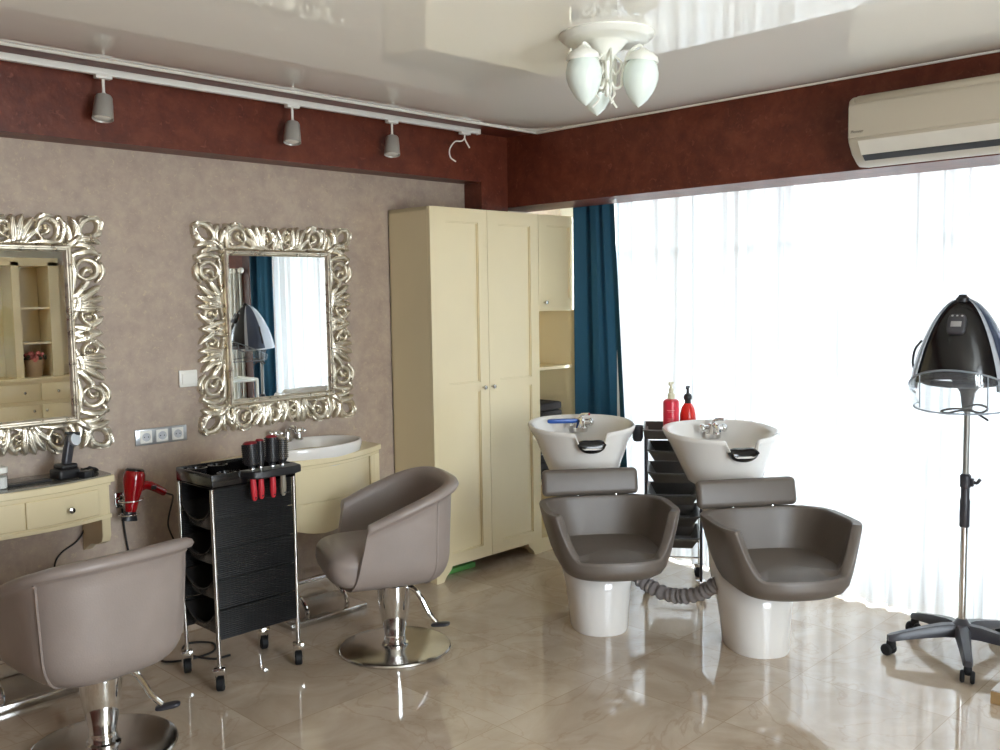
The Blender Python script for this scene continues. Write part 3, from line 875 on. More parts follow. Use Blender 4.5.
# ------------------------------------------------------------------ footrests
def footrest(label, cx, y0, first=[None]):
    if first[0] is not None:
        c = copy_tree(first[0]); c.location = (cx, y0, 0); c['label'] = label; return c
    t = thing('footrest', label, 'footrest', (cx, y0, 0), 0, 'chrome footrests at the mirrors')
    mb = MB(); mb.box((-.225, 0, 0), (.225, .30, .032), .003); mb.build('base_plate', M['steel'], t)
    for x in (-.125, .115):
        mb = MB(); mb.tube([(x, .025, .026), (x + .004, .03, .075), (x - .004, .07, .125), (x - .01, .13, .155), (x - .01, .17, .165)], .011, 10, n=22); mb.build('upright', M['chrome'], t)
    mb = MB(); mb.tube([(-.21, .18, .168), (.20, .18, .168)], .013, 12); mb.ball((-.21, .18, .168), .013, 10, 8); mb.ball((.20, .18, .168), .013, 10, 8); mb.build('foot_bar', M['chrome'], t)
    first[0] = t
    return t
footrest('chrome footrest on the floor beneath the basin console', 2.673, 3.84)
footrest('chrome footrest on the floor beneath the drawer console', 1.290, 3.895)

# ------------------------------------------------------------------ styling chairs
def make_styling_chair(label, loc, rz):
    t = thing('styling_chair', label, 'salon chair', (loc[0], loc[1], 0), rz, 'taupe hydraulic styling chairs')
    a, b, xt, n = .296, .256, .170, 2.9
    Z0 = .345
    def plan(s):
        q = abs(s)
        if q > .58:
            k = (q - .58) / .42
            return Vector((xt * k, math.copysign(a - .012 * k * k, s)))
        th = q / .58 * PI / 2
        return Vector((-b * math.cos(th) ** (2 / n), math.copysign(a * math.sin(th) ** (2 / n), s)))
    NS = 60
    rings = []
    def ring_at(s):
        p = plan(s)
        zr = .790 - .150 * max(0.0, (p.x + b) / (b + xt)) ** 1.25
        lip = 1.0 - .45 * smooth_fn((abs(s) - .6) / .4)
        nrm = Vector((plan(s + .002 if s < .99 else s).x - plan(s - .002 if s > -.99 else s).x, plan(s + .002 if s < .99 else s).y - plan(s - .002 if s > -.99 else s).y))
        nrm = Vector((-nrm.y, nrm.x)).normalized()      # outward
        def pt(scl, z, off=0.0):
            x = p.x * scl if p.x < 0 else p.x * (1 - (1 - scl) * .25) + (1 - scl) * .10
            if p.x > 0: x += .055 * (p.x / xt) * max(0.0, min(1.0, 1 - (z - Z0) / (zr - Z0)))
            return (x + nrm.x * off, p.y * scl + nrm.y * off, z)
        H = zr - Z0
        pr = [pt(.30, Z0)]
        for k in range(9):                     # rounded lower edge
            q = k / 8 * PI / 2
            pr.append(pt(.60 + .335 * math.sin(q) ** .9, Z0 + .135 * (1 - math.cos(q))))
        zz = Z0 + .135
        for k in (.3, .6, .85):
            pr.append(pt(.935 + .045 * k, zz + (zr - .045 - zz) * k))
        pr.append(pt(.978, zr - .045))
        L = .034 * lip
        pr += [pt(.98, zr - .032, L * .25), pt(.98, zr - .026, L * .75), pt(.98, zr - .012, L), pt(.98, zr + .002, L * .8), pt(.98, zr + .010, L * .2), pt(.98, zr + .008, -.020), pt(.98, zr - .004, -.031), pt(.975, zr - .035, -.033)]
        zi = .47
        pr += [pt(.965, (zr - .035) * .5 + zi * .5, -.033), pt(.95, zi, -.034), pt(.80, zi - .05, -.03), pt(.42, zi - .06, 0)]
        return pr
    ss = [-1 + 2 * i / NS for i in range(NS + 1)]
    mb = MB(); mb.loft([ring_at(s) for s in ss]); mb.build('shell', M['leather'], t, angle=70)
    for s0 in (.42, -.42):
        pr = ring_at(s0)[2:15]
        mb = MB(); mb.tube(pr, .0052, 6, n=40); mb.build('piping', M['leather'], t)
    # cushion
    mb = MB(); mb.superell((.070, 0, .432), (.262, .243, .094), .60, .42, 48, 24)
    for v in mb.bm.verts:
        if v.co.z > .45: v.co.z += .012 * (1 - (v.co.y / .25) ** 2)
        if v.co.x > .2 and v.co.z < .43: v.co.x -= (.43 - v.co.z) * .25
    mb.build('seat_cushion', M['leather'], t, angle=60)
    # hydraulic column
    mb = MB(); mb.lathe([(.060, .018), (.060, .026), (.050, .032), (.048, .060), (.046, .066), (.054, .11), (.066, .17), (.074, .23), (.076, .304), (.070, .311), (.045, .313)], seg=36); mb.build('column', M['chrome'], t, angle=40)
    mb = MB(); mb.lathe([(.048, .300), (.050, .312), (.046, .322), (.046, .350)], seg=28); mb.box((-.10, -.10, .333), (.12, .10, .349), .006); mb.build('collar', M['black'], t)
    mb = MB(); mb.lathe([(.254, 0), (.256, .006), (.252, .013), (.238, .018), (.06, .020), (.001, .020)], seg=64); mb.build('base_disc', M['steel'], t, angle=25)
    return t
def add_pedal(t, ang):
    A = Matrix.Rotation(ang, 4, 'Z')
    mb = MB()
    mb.tube([A @ Vector(p) for p in ((.055, 0, .292), (.095, 0, .288), (.135, 0, .245), (.170, 0, .180), (.205, 0, .140))], lambda q: .0125 - .002 * q, 10, n=22)
    p = mb.build('pump_lever', M['chrome'], t)
    mb = MB(); mb.superell((0, 0, 0), (.045, .022, .009), .6, .6, 20, 10, mat=A @ Matrix.Translation((.225, 0, .132)) @ Matrix.Rotation(R(-8), 4, 'Y')); mb.build('pedal_pad', M['darkgrey'], p)

# unit vectors toward a thing from the viewpoint are only used to aim the chairs
def aim(loc, theta):
    d = Vector((loc[0], loc[1], 0)).normalized(); rt = Vector((d.y, -d.x, 0))
    f = d * math.cos(theta) - rt * math.sin(theta)
    return math.atan2(f.y, f.x)
L2 = (2.648, 3.303); r2 = aim(L2, R(104))
c2 = make_styling_chair('taupe styling chair turned sideways between the black trolley and wardrobe', L2, r2)
L1 = (1.319, 3.330); r1 = aim(L1, R(27))
c1 = copy_tree(c2); c1.location = (L1[0], L1[1], 0); c1.rotation_euler = (0, 0, r1)
c1['label'] = 'taupe styling chair with its back turned, facing the drawer console'
for ch in c1.children:                    # this seat is pumped a little lower
    if ch.name.split('.')[0] in ('shell', 'seat_cushion', 'piping', 'collar'):
        ch.location.z -= .035
add_pedal(c2, math.atan2(-.782 * .94 - .3 * .6, .623 * .94 - .3 * .4) - r2)
add_pedal(c1, math.atan2(-.366 * .97 - .2, .931 * .97 - .08) - r1)

# ------------------------------------------------------------------ backwash units
def make_backwash(label, loc, rz):
    t = thing('backwash_unit', label, 'backwash chair', (loc[0], loc[1], 0), rz, 'backwash units with white basins')
    # white moulded body: pedestal sweeping back and up to the bowl
    def ell(cx, hx, hy, z, e=2.3, seg=40, tilt=0):
        out = []
        for k in range(seg):
            a = 2 * PI * k / seg
            c, s = math.cos(a), math.sin(a)
            x = math.copysign(abs(c) ** (2 / e), c) * hx; y = math.copysign(abs(s) ** (2 / e), s) * hy
            out.append((cx + x, y, z + x * tilt))
        return out
    mb = MB()
    mb.loft([ell(.0, .176, .134, 0), ell(0, .180, .138, .012), ell(-.01, .188, .144, .10), ell(-.025, .204, .156, .20), ell(-.045, .222, .170, .28), ell(-.085, .205, .166, .315), ell(-.16, .15, .15, .36),
             ell(-.24, .11, .14, .46), ell(-.30, .10, .14, .56), ell(-.345, .11, .145, .64), ell(-.385, .145, .155, .69)])
    mb.build('pedestal', M['ceramic'], t, angle=60)
    def rimz(k, seg=48):
        a = 2 * PI * k / seg
        a = (a + PI) % (2 * PI) - PI
        return -.070 * smooth_fn((.36 - abs(a)) / .13)
    seg = 72
    def bring(cx, hx, hy, z, dip=0.0, e=2.3):
        out = []
        for k in range(seg):
            a = 2 * PI * k / seg
            c, s_ = math.cos(a), math.sin(a)
            ee = e if c < 0 else e - .55 * c
            x = math.copysign(abs(c) ** (2 / ee), c) * hx * (1.16 if c > 0 else .98); y = math.copysign(abs(s_) ** (2 / ee), s_) * hy * 1.03
            out.append((cx + x + dip * rimz(k, seg) * -.25, y, z + dip * rimz(k, seg) - dip * (.014 * x / hx + .016)))
        return out
    mb = MB()
    mb.loft([bring(-.385, .14, .15, .672), bring(-.392, .165, .172, .690), bring(-.41, .205, .205, .775), bring(-.43, .236, .240, .86), bring(-.443, .262, .266, .918, .8), bring(-.446, .268, .272, .940, 1), bring(-.446, .262, .266, .948, 1),
             bring(-.446, .250, .254, .946, 1), bring(-.445, .240, .244, .930, 1), bring(-.44, .210, .214, .84, .3), bring(-.43, .165, .170, .770), bring(-.42, .10, .10, .748), bring(-.42, .02, .02, .742)])
    bw = mb.build('basin', M['ceramic'], t, angle=60)
    mb = MB(); mb.lathe([(.026, .744), (.026, .749), (.012, .747), (.001, .746)], (-.42, 0, 0), 20); mb.build('drain', M['chrome'], bw)
    # neck rest in the notch
    mb = MB()
    rings = []
    for i in range(17):
        y = -.070 + .14 * i / 16
        k = math.sqrt(max(0.0, 1 - (abs(y) / .0705) ** 3))
        rings.append([(-.160 + q * .030, y, .848 + zz * .030 * k + .012 * (abs(y) / .07) ** 2) for q, zz in ((-1, -.6), (-1.1, 0), (-.8, .8), (0, 1.1), (.8, .8), (1.1, -.3), (.8, -1), (0, -1.1))])
    mb.loft(rings); mb.build('neck_rest', M['black_gloss'], t, angle=60)
    # chair shell: tub with a cut-away front
    hx, hy, cx = .290, .308, .245
    def tub(a, sx, z, e=3.6, fx=None):
        c, s = math.cos(a), math.sin(a)
        kx = sx if (c < 0 or fx is None) else fx
        if c > 0: e = e - 1.0 * c * c
        return (cx + math.copysign(abs(c) ** (2 / e), c) * hx * kx, math.copysign(abs(s) ** (2 / e), s) * hy * sx, z)
    def osc(z):                    # outward flare of the sides with height
        return .775 + .225 * max(0, min(1, (z - .405) / .235)) ** .8
    def ofx(z):                    # the front lip stands a little ahead of the arms
        return 1.0 - .09 * max(0, min(1, (z - .42) / .22))
    NA = 192
    def zr(a):
        a = abs((a + PI) % (2 * PI) - PI)
        # back high, arms slightly lower, front low
        arm = .628 + .010 * smooth_fn((2.5 - a) / 1.2)
        t_ = max(0.0, min(1.0, (.95 - a) / .40))
        return arm + (.446 - arm) * (1 - (1 - t_) ** 2.6) * smooth_fn(t_ * 6)
    rings = []
    for i in range(NA):
        a = 2 * PI * i / NA
        z = zr(a)
        pr = [tub(a, .004, .352), tub(a, .46, .353), tub(a, .58, .356, fx=.76), tub(a, .66, .363, fx=.86), tub(a, .72, .376, fx=.93), tub(a, .755, .395, fx=.975)]
        hh = z - .405
        for k in (0, .2, .4, .6, .8, .94):
            zz = .405 + hh * k
            pr.append(tub(a, osc(zz), zz, fx=ofx(zz)))
        o_, f_ = osc(z), ofx(z)
        pr += [tub(a, o_ - .004, z, fx=f_ - .004), tub(a, o_ - .014, z + .006, fx=f_ - .014), tub(a, o_ - .105, z + .006, fx=f_ - .115), tub(a, o_ - .118, z + .001, fx=f_ - .128), tub(a, o_ - .126, z - .012, fx=f_ - .138)]
        zi = min(z - .014, .478)
        zm = (z - .012 + zi) / 2
        pr += [tub(a, osc(zm) - .132, zm, fx=f_ - .145), tub(a, osc(zi) - .140, zi, fx=f_ - .155), tub(a, osc(zi) - .170, min(zi - .003, .458), fx=f_ - .20), tub(a, .5, .452), tub(a, .1, .452), tub(a, .004, .452)]
        rings.append(pr)
    mb = MB(); mb.loft(rings, closed=False, caps=False, loop=True)
    mb.build('seat_shell', M['leather2'], t, angle=50)
    mb = MB(); mb.lathe([(.115, .305), (.118, .335), (.10, .354)], (.16, 0, 0), 32); mb.lathe([(.06, .27), (.06, .315)], (.08, 0, 0), 20); mb.box((-.10, -.09, .290), (.22, .09, .335), .01); mb.build('seat_mount', M['alu'], t)
    # head and shoulder rest
    T = Matrix.Translation((-.062, -.030, .696)) @ Matrix.Rotation(R(-14), 4, 'Y')
    mb = MB(); mb.box((-.028, -.236, -.064), (.028, .236, .064), .024, 4, mat=T)
    for v in mb.bm.verts: v.co.x += .35 * v.co.y ** 2
    mb.build('headrest', M['leather2'], t, angle=60)
    for y in (-.095, .095):
        mb = MB(); mb.box((-.042, y - .011, .575), (-.024, y + .011, .66), .004); mb.tube([(-.02, y, .60), (-.035, y, .635), (-.05, y, .66)], .009, 8, n=8); mb.build('headrest_bracket', M['chrome'], t)
    # mixer tap on the back rim
    mb = MB(); mb.lathe([(.040, .862), (.042, .885), (.030, .900), (.026, .925), (.020, .936), (.001, .940)], (-.615, .025, 0), 24)
    for y in (-.032, .082):
        mb.tube([(-.615, .025, .912), (-.610, y, .912)], .016, 12); mb.ball((-.610, y, .912), (.022, .018, .022), 14, 10)
    mb.tube([(-.612, .025, .918), (-.57, .024, .932), (-.535, .022, .922), (-.525, .022, .900)], .013, 10, n=14)
    fb = mb.build('mixer_tap', M['chrome'], t)
    mb = MB(); mb.tube([(-.615, .025, .938), (-.605, .035, .955), (-.56, .065, .962)], lambda q: .010 - .003 * q, 8, n=10); mb.build('tap_lever', M['chrome'], fb)
    return t
S1 = (3.518, 2.806); S2 = (3.782, 2.108)
def aim2(loc, al):
    d = Vector((loc[0], loc[1], 0)).normalized(); rt = Vector((d.y, -d.x, 0))
    f = -d * math.cos(al) + rt * math.sin(al)
    return math.atan2(f.y, f.x)
q1 = aim2(S1, R(11)); q2 = aim2(S2, R(23))
b1 = make_backwash('backwash chair and basin standing nearest the wardrobe', S1, q1)
b2 = copy_tree(b1); b2.location = (S2[0], S2[1], 0); b2.rotation_euler = (0, 0, q2); b2['label'] = 'backwash chair and basin standing nearest the hood dryer stand'
def loc_pt(S, q, p): return Matrix.Translation((S[0], S[1], 0)) @ Matrix.Rotation(q, 4, 'Z') @ Vector(p)
# blue strip in the first basin
mb = MB(); mb.superell((0, 0, 0), (.012, .085, .012), .4, .4, 16, 10, mat=Matrix.Translation(loc_pt(S1, q1, (-.585, -.075, .925))) @ Matrix.Rotation(q1, 4, 'Z'))
tag(mb.build('blue_strip', M['blueplastic']), 'blue plastic strip along the back rim of the basin nearest the wardrobe', 'plastic strip')

# sleeve hose between the units
pA = loc_pt(S1, q1, (-.08, .150, .26)); pB = loc_pt(S2, q2, (-.06, -.155, .275))
mid = (pA + pB) / 2
path = catmull([pA, pA.lerp(pB, .22) + Vector((0, 0, -.065)), mid + Vector((0, 0, -.10)), pA.lerp(pB, .78) + Vector((0, 0, -.072)), pB], 120)
mb = MB(); mb.tube(path, lambda q: .033 + .0045 * math.sin(q * 2 * PI * 17 + 1.5 * math.sin(q * 21)) + .002 * math.sin(q * 61), 16)
tag(mb.build('sleeve_hose', M['hose'], angle=180), 'crinkled grey cloth hose sagging between the two backwash pedestals', 'hose')

# ------------------------------------------------------------------ trolleys
def caster(parent, x, y, ang, h=.075, r=.026, name='caster'):
    A = Matrix.Translation((x, y, 0)) @ Matrix.Rotation(ang, 4, 'Z')
    mb = MB()
    mb.box((-.020, -.024, h - .022), (.020, .024, h), .004, mat=A)
    for s_ in (-1, 1):
        mb.loft([[A @ Vector((px, s_ * .0165 + dy, pz)) for dy in (-.0018, .0018) for px, pz in (((-.014, h - .006), (.014, h - .006), (.022, r - .004), (.006, r - .010)) if dy < 0 else ((.006, r - .010), (.022, r - .004), (.014, h - .006), (-.014, h - .006)))][q] for q in range(8)] and
                [[A @ Vector((px, s_ * .0205 - .0032, pz)) for px, pz in ((-.014, h - .006), (.014, h - .006), (.022, r - .004), (.006, r - .010))],
                 [A @ Vector((px, s_ * .0205 + .0032, pz)) for px, pz in ((-.014, h - .006), (.014, h - .006), (.022, r - .004), (.006, r - .010))]])
    mb.lathe([(.006, h - .002), (.006, h + .03)], (0, 0, 0), 10, mat=A)
    c = mb.build(name, M['chrome'], parent)
    W = A @ Matrix.Translation((.012, 0, r)) @ Matrix.Rotation(PI / 2, 4, 'X')
    mb = MB(); mb.lathe([(.008, -.016), (r - .005, -.0155), (r, -.011), (r, .011), (r - .005, .0155), (.008, .016)], seg=24, mat=W); mb.build('wheel', M['rubber'], c)
    mb = MB(); mb.lathe([(.001, -.021), (.005, -.021), (.005, .021), (.001, .021)], seg=10, mat=W); mb.build('axle', M['chrome'], c)
    return c

def bin_mesh(x0, x1, y0, y1, z0, h, lipf=.55, th=.004, draft=.018, front='x-'):
    """open tray: walls leaning out, scooped low front, rim flange"""
    mb = MB()
    def ringr(dx, dy, z, scoop):
        pts = []
        xs0, xs1, ys0, ys1 = x0 + dx, x1 - dx, y0 + dy, y1 - dy
        n = 8
        for i in range(n): pts.append([xs0 + (xs1 - xs0) * i / n, ys0])
        for i in range(n): pts.append([xs1, ys0 + (ys1 - ys0) * i / n])
        for i in range(n): pts.append([xs1 + (xs0 - xs1) * i / n, ys1])
        for i in range(n): pts.append([xs0, ys1 + (ys0 - ys1) * i / n])
        out = []
        for (x, y) in pts:
            zz = z
            if scoop:
                if front == 'x-':
                    e = smooth_fn((x0 + .07 - x) / .07); c = math.sin(PI * max(0, min(1, (y - y0) / (y1 - y0)))) ** .6
                else:
                    e = smooth_fn((y0 + .07 - y) / .07); c = math.sin(PI * max(0, min(1, (x - x0) / (x1 - x0)))) ** .6
                zz -= h * lipf * e * c * scoop
            out.append((x, y, zz))
        return out
    mb.loft([ringr(draft, draft, z0, 0), ringr(draft * .4, draft * .4, z0 + h * .6, .5), ringr(.001, .001, z0 + h - .006, 1), ringr(-.006, -.003, z0 + h - .005, 1), ringr(-.006, -.003, z0 + h, 1), ringr(th, th, z0 + h, 1), ringr(draft + th, draft + th, z0 + th, 0)])
    return mb

# black trolley with chrome posts
TX0, TX1, TY0, TY1 = 1.853, 2.231, 3.458, 3.737
t = thing('salon_trolley', 'black ribbed trolley with chrome posts beside the styling chairs', 'trolley')
k_ = 0
for x, y in ((TX0, TY0), (TX1, TY0), (TX0, TY1), (TX1, TY1)):
    sx = -.004 if x < 2 else .004
    mb = MB(); mb.tube([(x, y, .10), (x + sx, y, .842)], .0088, 12); mb.build('post', M['steel'], t)
    caster(t, x, y, R(52 + 7 * k_), .104, .031); k_ += 1
for y, nm in ((TY0 + .004, 'front'), (TY1 - .010, 'back')):
    mb = MB()
    zs = [.212, .335, .337, .461, .463, .588, .590, .715, .717, .842]
    for i in range(0, 10, 2):
        mb.box((TX0 + .004, y, zs[i]), (TX1 - .004, y + .006, zs[i + 1]), .002)
    mb.build('side_panel', M['ribbed'], t)
for i in range(4):
    z = .228 + i * .145
    bin_mesh(TX0 + .000, TX1 - .0, TY0 + .022, TY1 - .022, z, .095, .6).build('drawer', M['tray'], t, angle=50)
    for y in (TY0 + .014, TY1 - .022):
        mb = MB(); mb.box((TX0 + .006, y, z + .075), (TX1 - .006, y + .008, z + .083), .001); mb.build('runner', M['black'], t)
mb = MB()
mb.box((TX0 - .008, TY0 - .012, .842), (TX1 + .008, TY1 + .012, .856), .005)
for a in ((TX0 - .008, TY0 - .012, TX1 + .008, TY0 - .004), (TX0 - .008, TY1 + .004, TX1 + .008, TY1 + .012), (TX0 - .008, TY0 - .012, TX0 + .0, TY1 + .012), (TX1 + .0, TY0 - .012, TX1 + .008, TY1 + .012)):
    mb.box((a[0], a[1], .842), (a[2], a[3], .902), .0035)
for (cx_, cy_, rx) in ((TX0 + .06, TY1 - .045, .038), (TX0 + .155, TY1 - .045, .038), (TX0 + .085, TY0 + .035, .036)):
    mb.lathe([(rx, .85), (rx + .004, .897), (rx - .003, .899), (rx - .006, .89), (rx - .008, .856), (.001, .855)], (cx_, cy_, 0), 24)
mb.build('top_tray', M['black_gloss'], t, angle=40)
# brush rack hanging on the near edge
mb = MB()
rk0, rk1 = 1.972, 2.236
poly = [(rk0, TY0 - .004), (rk0 + .02, TY0 - .085), (rk0 + .05, TY0 - .098), (rk1 - .05, TY0 - .098), (rk1 - .012, TY0 - .08), (rk1, TY0 - .010)]
mb.prism(poly, .872, .905, 'z')
mb.build('brush_rack', M['black'], t, bevel=.006)

M['red_cap'] = mat('dark_red_cap', srgb(132, 26, 38), .4)
def round_brush(label, loc, rb, length, capm='red_cap', grip='red_grip', bris='black', tilt=(0, 0)):
    b = thing('round_hairbrush', label, 'hairbrush', loc, 0, 'round brushes in the trolley rack')
    b.rotation_euler = (tilt[0], tilt[1], 0)
    mb = MB(); mb.lathe([(.008, .004), (.014, .010), (.014, .016), (rb * .80, .024), (rb * .82, .03), (rb * .82, .03 + length), (.001, .03 + length)], seg=24); mb.build('barrel', M['black'], b)
    mb = MB()
    for i in range(int(length / .0085)):
        z = .034 + i * .0085
        for k in range(18):
            a = 2 * PI * (k + .5 * (i % 2)) / 18
            mb.tube([(rb * .78 * math.cos(a), rb * .78 * math.sin(a), z), (rb * math.cos(a), rb * math.sin(a), z + .001)], .0019, 4)
    br = mb.build('bristles', M[bris], b); br['kind'] = 'stuff'
    mb = MB(); mb.lathe([(rb * .78, .03 + length - .002), (rb * .80, .032 + length), (rb * .60, .037 + length), (.001, .039 + length)], seg=24); mb.build('end_cap', M[capm], b)
    mb = MB(); mb.lathe([(.009, .012), (.0105, .004), (.0105, -.004), (.009, -.008)], seg=16); mb.build('ferrule', M['chrome'], b)
    mb = MB(); mb.lathe([(.008, -.006), (.0105, -.02), (.0125, -.06), (.0135, -.095), (.011, -.122), (.006, -.130), (.001, -.131)], seg=18); h_ = mb.build('handle', M[grip], b)
    mb = MB()
    mb.tube([(0, -.0128, -.116), (0, .0128, -.116)], .0036, 10); mb.build('hang_hole', M['black'], h_)
    return b
YBR = TY0 - .052
round_brush('widest black round brush with red cap and handle, on the trolley', (2.006, YBR, .908), .036, .080, tilt=(0, R(-3)))
round_brush('slimmest black round brush with red cap, between two wider brushes', (2.052, YBR + .012, .908), .021, .084)
round_brush('black round brush standing beside the grey brush, red cap and handle', (2.101, YBR, .908), .030, .095)
M['greybrush'] = mat('grey_beige_plastic', srgb(132, 124, 108), .5)
round_brush('grey-beige brush with grey handle at the end of the trolley rack', (2.150, YBR, .908), .027, .085, 'greybrush', 'greybrush', 'greybrush')

# second trolley behind the basins
dT = Vector((.827, .562, 0)); rT = Vector((.562, -.827, 0))
t = thing('salon_trolley', 'dark grey trolley of open trays between the two white basins', 'trolley', (4.153, 2.801, 0), math.atan2(rT.y, rT.x))
w_ = .145; dp = .33
k_ = 0
for x, y in ((-w_, 0), (w_, 0), (-w_, dp), (w_, dp)):
    mb = MB(); mb.tube([(x, y, .075), (x, y, .86)], .008, 12); mb.build('post', M['darkgrey'] if y == 0 else M['chrome'], t)
    caster(t, x, y, R(40 + 70 * k_), .078, .028); k_ += 1
for i in range(5):
    z = .225 + i * .118
    bin_mesh(-w_ + .010, w_ - .010, .0, dp, z + .015, .066, .12, front='y-', draft=.036).build('tray', M['tray_grey'], t, angle=50)
    for s_ in (-1, 1):
        mb = MB(); mb.box((s_ * (w_ - .010) - .005, .0, z + .070), (s_ * (w_ - .010) + .005, dp, z + .080), .001); mb.build('runner', M['grey_metal'], t)
mb = MB(); mb.tube([(-w_, 0, .20), (w_, 0, .20), (w_, dp, .20), (-w_, dp, .20), (-w_, 0, .20)], .005, 8); mb.build('lower_rail', M['chrome'], t)
bin_mesh(-w_ - .012, w_ + .012, -.012, dp + .012, .835, .05, .1, front='y-', draft=.006).build('top_tray', M['tray_grey'], t, angle=50)
mb = MB(); mb.lathe([(.020, -.085), (.028, -.07), (.030, 0), (.026, .0), (.024, -.065), (.001, -.07)], (-w_ - .042, .02, .905), 20); mb.tube([(-w_ - .012, .02, .88), (-w_ - .02, .02, .895)], .006, 8); mb.build('dryer_cup', M['darkgrey'], t)

def tpt(x, y, z): return Vector((4.153, 2.801, 0)) + rT * x + dT * y + Vector((0, 0, z))
# pump bottles
b = thing('pump_bottle', 'red cylindrical pump bottle with a cream pump on the far trolley', 'bottle', tpt(-.012, .035, .839), 0, 'pump bottles on the far trolley')
mb = MB(); mb.lathe([(.036, 0), (.041, .005), (.042, .02), (.042, .185), (.040, .197), (.030, .205), (.016, .208)], seg=32)
mb.build('bottle_body', mat('red_bottle', srgb(214, 46, 66), .3, var=.05), b)
mb = MB()
for i, (z, ww) in enumerate(((.150, .028), (.142, .02), (.105, .024), (.098, .018), (.091, .026), (.05, .02))):
    pts = [(.0424 * math.cos(R(214 + a * ww / .028)), .0424 * math.sin(R(214 + a * ww / .028)), z) for a in (-28, -18, -9, 0, 9, 18, 28)]
    mb.tube(pts, .0011 if i else .002, 4)
mb.build('label_print', mat('pink_print', srgb(240, 150, 150), .4), b)
mb = MB(); mb.lathe([(.019, .205), (.019, .232), (.012, .238), (.012, .262), (.007, .264), (.007, .285), (.014, .287), (.014, .298), (.001, .300)], seg=20); mb.tube([(0, 0, .293), (-.03, -.012, .293), (-.042, -.017, .286)], .006, 8, n=8); mb.build('pump', mat('cream_pump', srgb(214, 208, 178), .4), b)
b = thing('pump_bottle', 'round red bottle with dark foot and black pump on the far trolley', 'bottle', tpt(.076, .075, .839), 0, 'pump bottles on the far trolley')
mb = MB(); mb.lathe([(.036, 0), (.042, .004), (.043, .03), (.0425, .045)], seg=32); mb.build('bottle_foot', mat('dark_red_base', srgb(70, 20, 24), .25), b)
mb = MB(); mb.lathe([(.0425, .045), (.043, .09), (.041, .125), (.034, .155), (.022, .175), (.016, .182)], seg=32); mb.build('bottle_body', mat('orange_red_bottle', srgb(206, 44, 36), .22), b)
mb = MB(); mb.lathe([(.017, .178), (.017, .195), (.022, .203), (.023, .215), (.018, .228), (.008, .234), (.007, .262), (.012, .264), (.012, .272), (.001, .274)], seg=20); mb.tube([(0, 0, .268), (-.026, -.01, .268), (-.036, -.014, .262)], .005, 8, n=8); mb.build('pump', M['black'], b)

# ------------------------------------------------------------------ hood dryer on a stand
DC = (4.262, 1.378)
t = thing('hood_dryer', 'dark hood hair dryer with clear visor on a five-star rolling stand', 'hood dryer', (DC[0], DC[1], 0), R(186))
for k in range(5):
    a = R(131 - 186 + 72 * k)
    A = Matrix.Rotation(a, 4, 'Z')
    mb = MB()
    mb.loft([[A @ Vector((x, yy * w2, z + zz * h2)) for yy, zz in ((-1, -1), (-1.0, .3), (-.6, 1), (.6, 1), (1.0, .3), (1, -1))] for x, w2, h2, z in ((.02, .030, .028, .118), (.08, .028, .026, .118), (.16, .024, .022, .108), (.25, .020, .017, .092), (.300, .019, .015, .082), (.316, .012, .012, .079))])
    lg_ = mb.build('leg', M['darkgrey'], t, angle=50)
    mb = MB()
    B = A @ Matrix.Translation((.300, 0, 0)) @ Matrix.Rotation(R(40 * k - 50), 4, 'Z')
    mb.tube([B @ Vector((0, 0, .085)), B @ Vector((0, 0, .045))], .008, 8)
    mb.superell((0, 0, 0), (.020, .016, .022), .7, .7, 16, 10, mat=B @ Matrix.Translation((.0, 0, .050)))
    for s_ in (-1, 1):
        mb.lathe([(.004, -.009), (.022, -.008), (.026, -.003), (.026, .003), (.022, .008), (.004, .009)], seg=22, mat=B @ Matrix.Translation((.012, s_ * .019, .026)) @ Matrix.Rotation(PI / 2, 4, 'X'))
    mb.build('caster', M['rubber'], lg_)
mb = MB(); mb.lathe([(.042, .088), (.046, .10), (.044, .14), (.030, .152), (.022, .165), (.016, .168)], seg=28); mb.build('hub', M['darkgrey'], t)
mb = MB(); mb.lathe([(.0155, .14), (.0155, .72), (.001, .72)], seg=20); mb.build('lower_pole', M['chrome'], t)
mb = MB(); mb.lathe([(.0125, .70), (.0125, 1.14), (.001, 1.14)], seg=20); mb.build('upper_pole', M['grey_metal'], t)
mb = MB(); mb.lathe([(.019, .575), (.021, .58), (.021, .69), (.018, .70), (.018, .745), (.023, .752), (.023, .80), (.016, .808)], seg=24)
mb.box((-.012, .018, .755), (.012, .034, .790), .004); mb.tube([(0, .03, .775), (0, .045, .772), (0, .058, .790)], .007, 8, n=8); mb.build('height_clamp', M['darkgrey'], t)
# hood, hollow egg: rear shell silver, front shell smoked
HX, HZ = .095, 1.195       # centre of the hood ahead of the pole
Tt = Matrix.Translation((HX, 0, HZ)) @ Matrix.Rotation(R(4), 4, 'Y')
def egg(th, ph, r, hgt):
    # th round the vertical, ph 0 rim .. pi/2 crown
    u = ph / (PI / 2)
    zf = 1 - (1 - u) ** 1.8
    k = (1 - zf ** 1.25) ** .50
    return Vector((r * .98 * k * math.cos(th), r * k * math.sin(th), hgt * zf))
def shell(th0, th1, r, hgt, thick, lowf=lambda th: 0.0, nth=40, nph=26, top=PI / 2 * .985):
    mb = MB()
    outer, inner = [], []
    for i in range(nph + 1):
        ro, ri = [], []
        for k in range(nth + 1):
            th = th0 + (th1 - th0) * k / nth
            p0 = lowf(th)
            ph = p0 + (top - p0) * i / nph
            ro.append(Tt @ egg(th, max(ph, 0.0001), r, hgt)); ri.append(Tt @ egg(th, max(ph, 0.0001), r - thick, hgt - thick))
        outer.append(ro); inner.append(ri)
    mb.loft(outer + inner[::-1], closed=False, caps=False)
    return mb
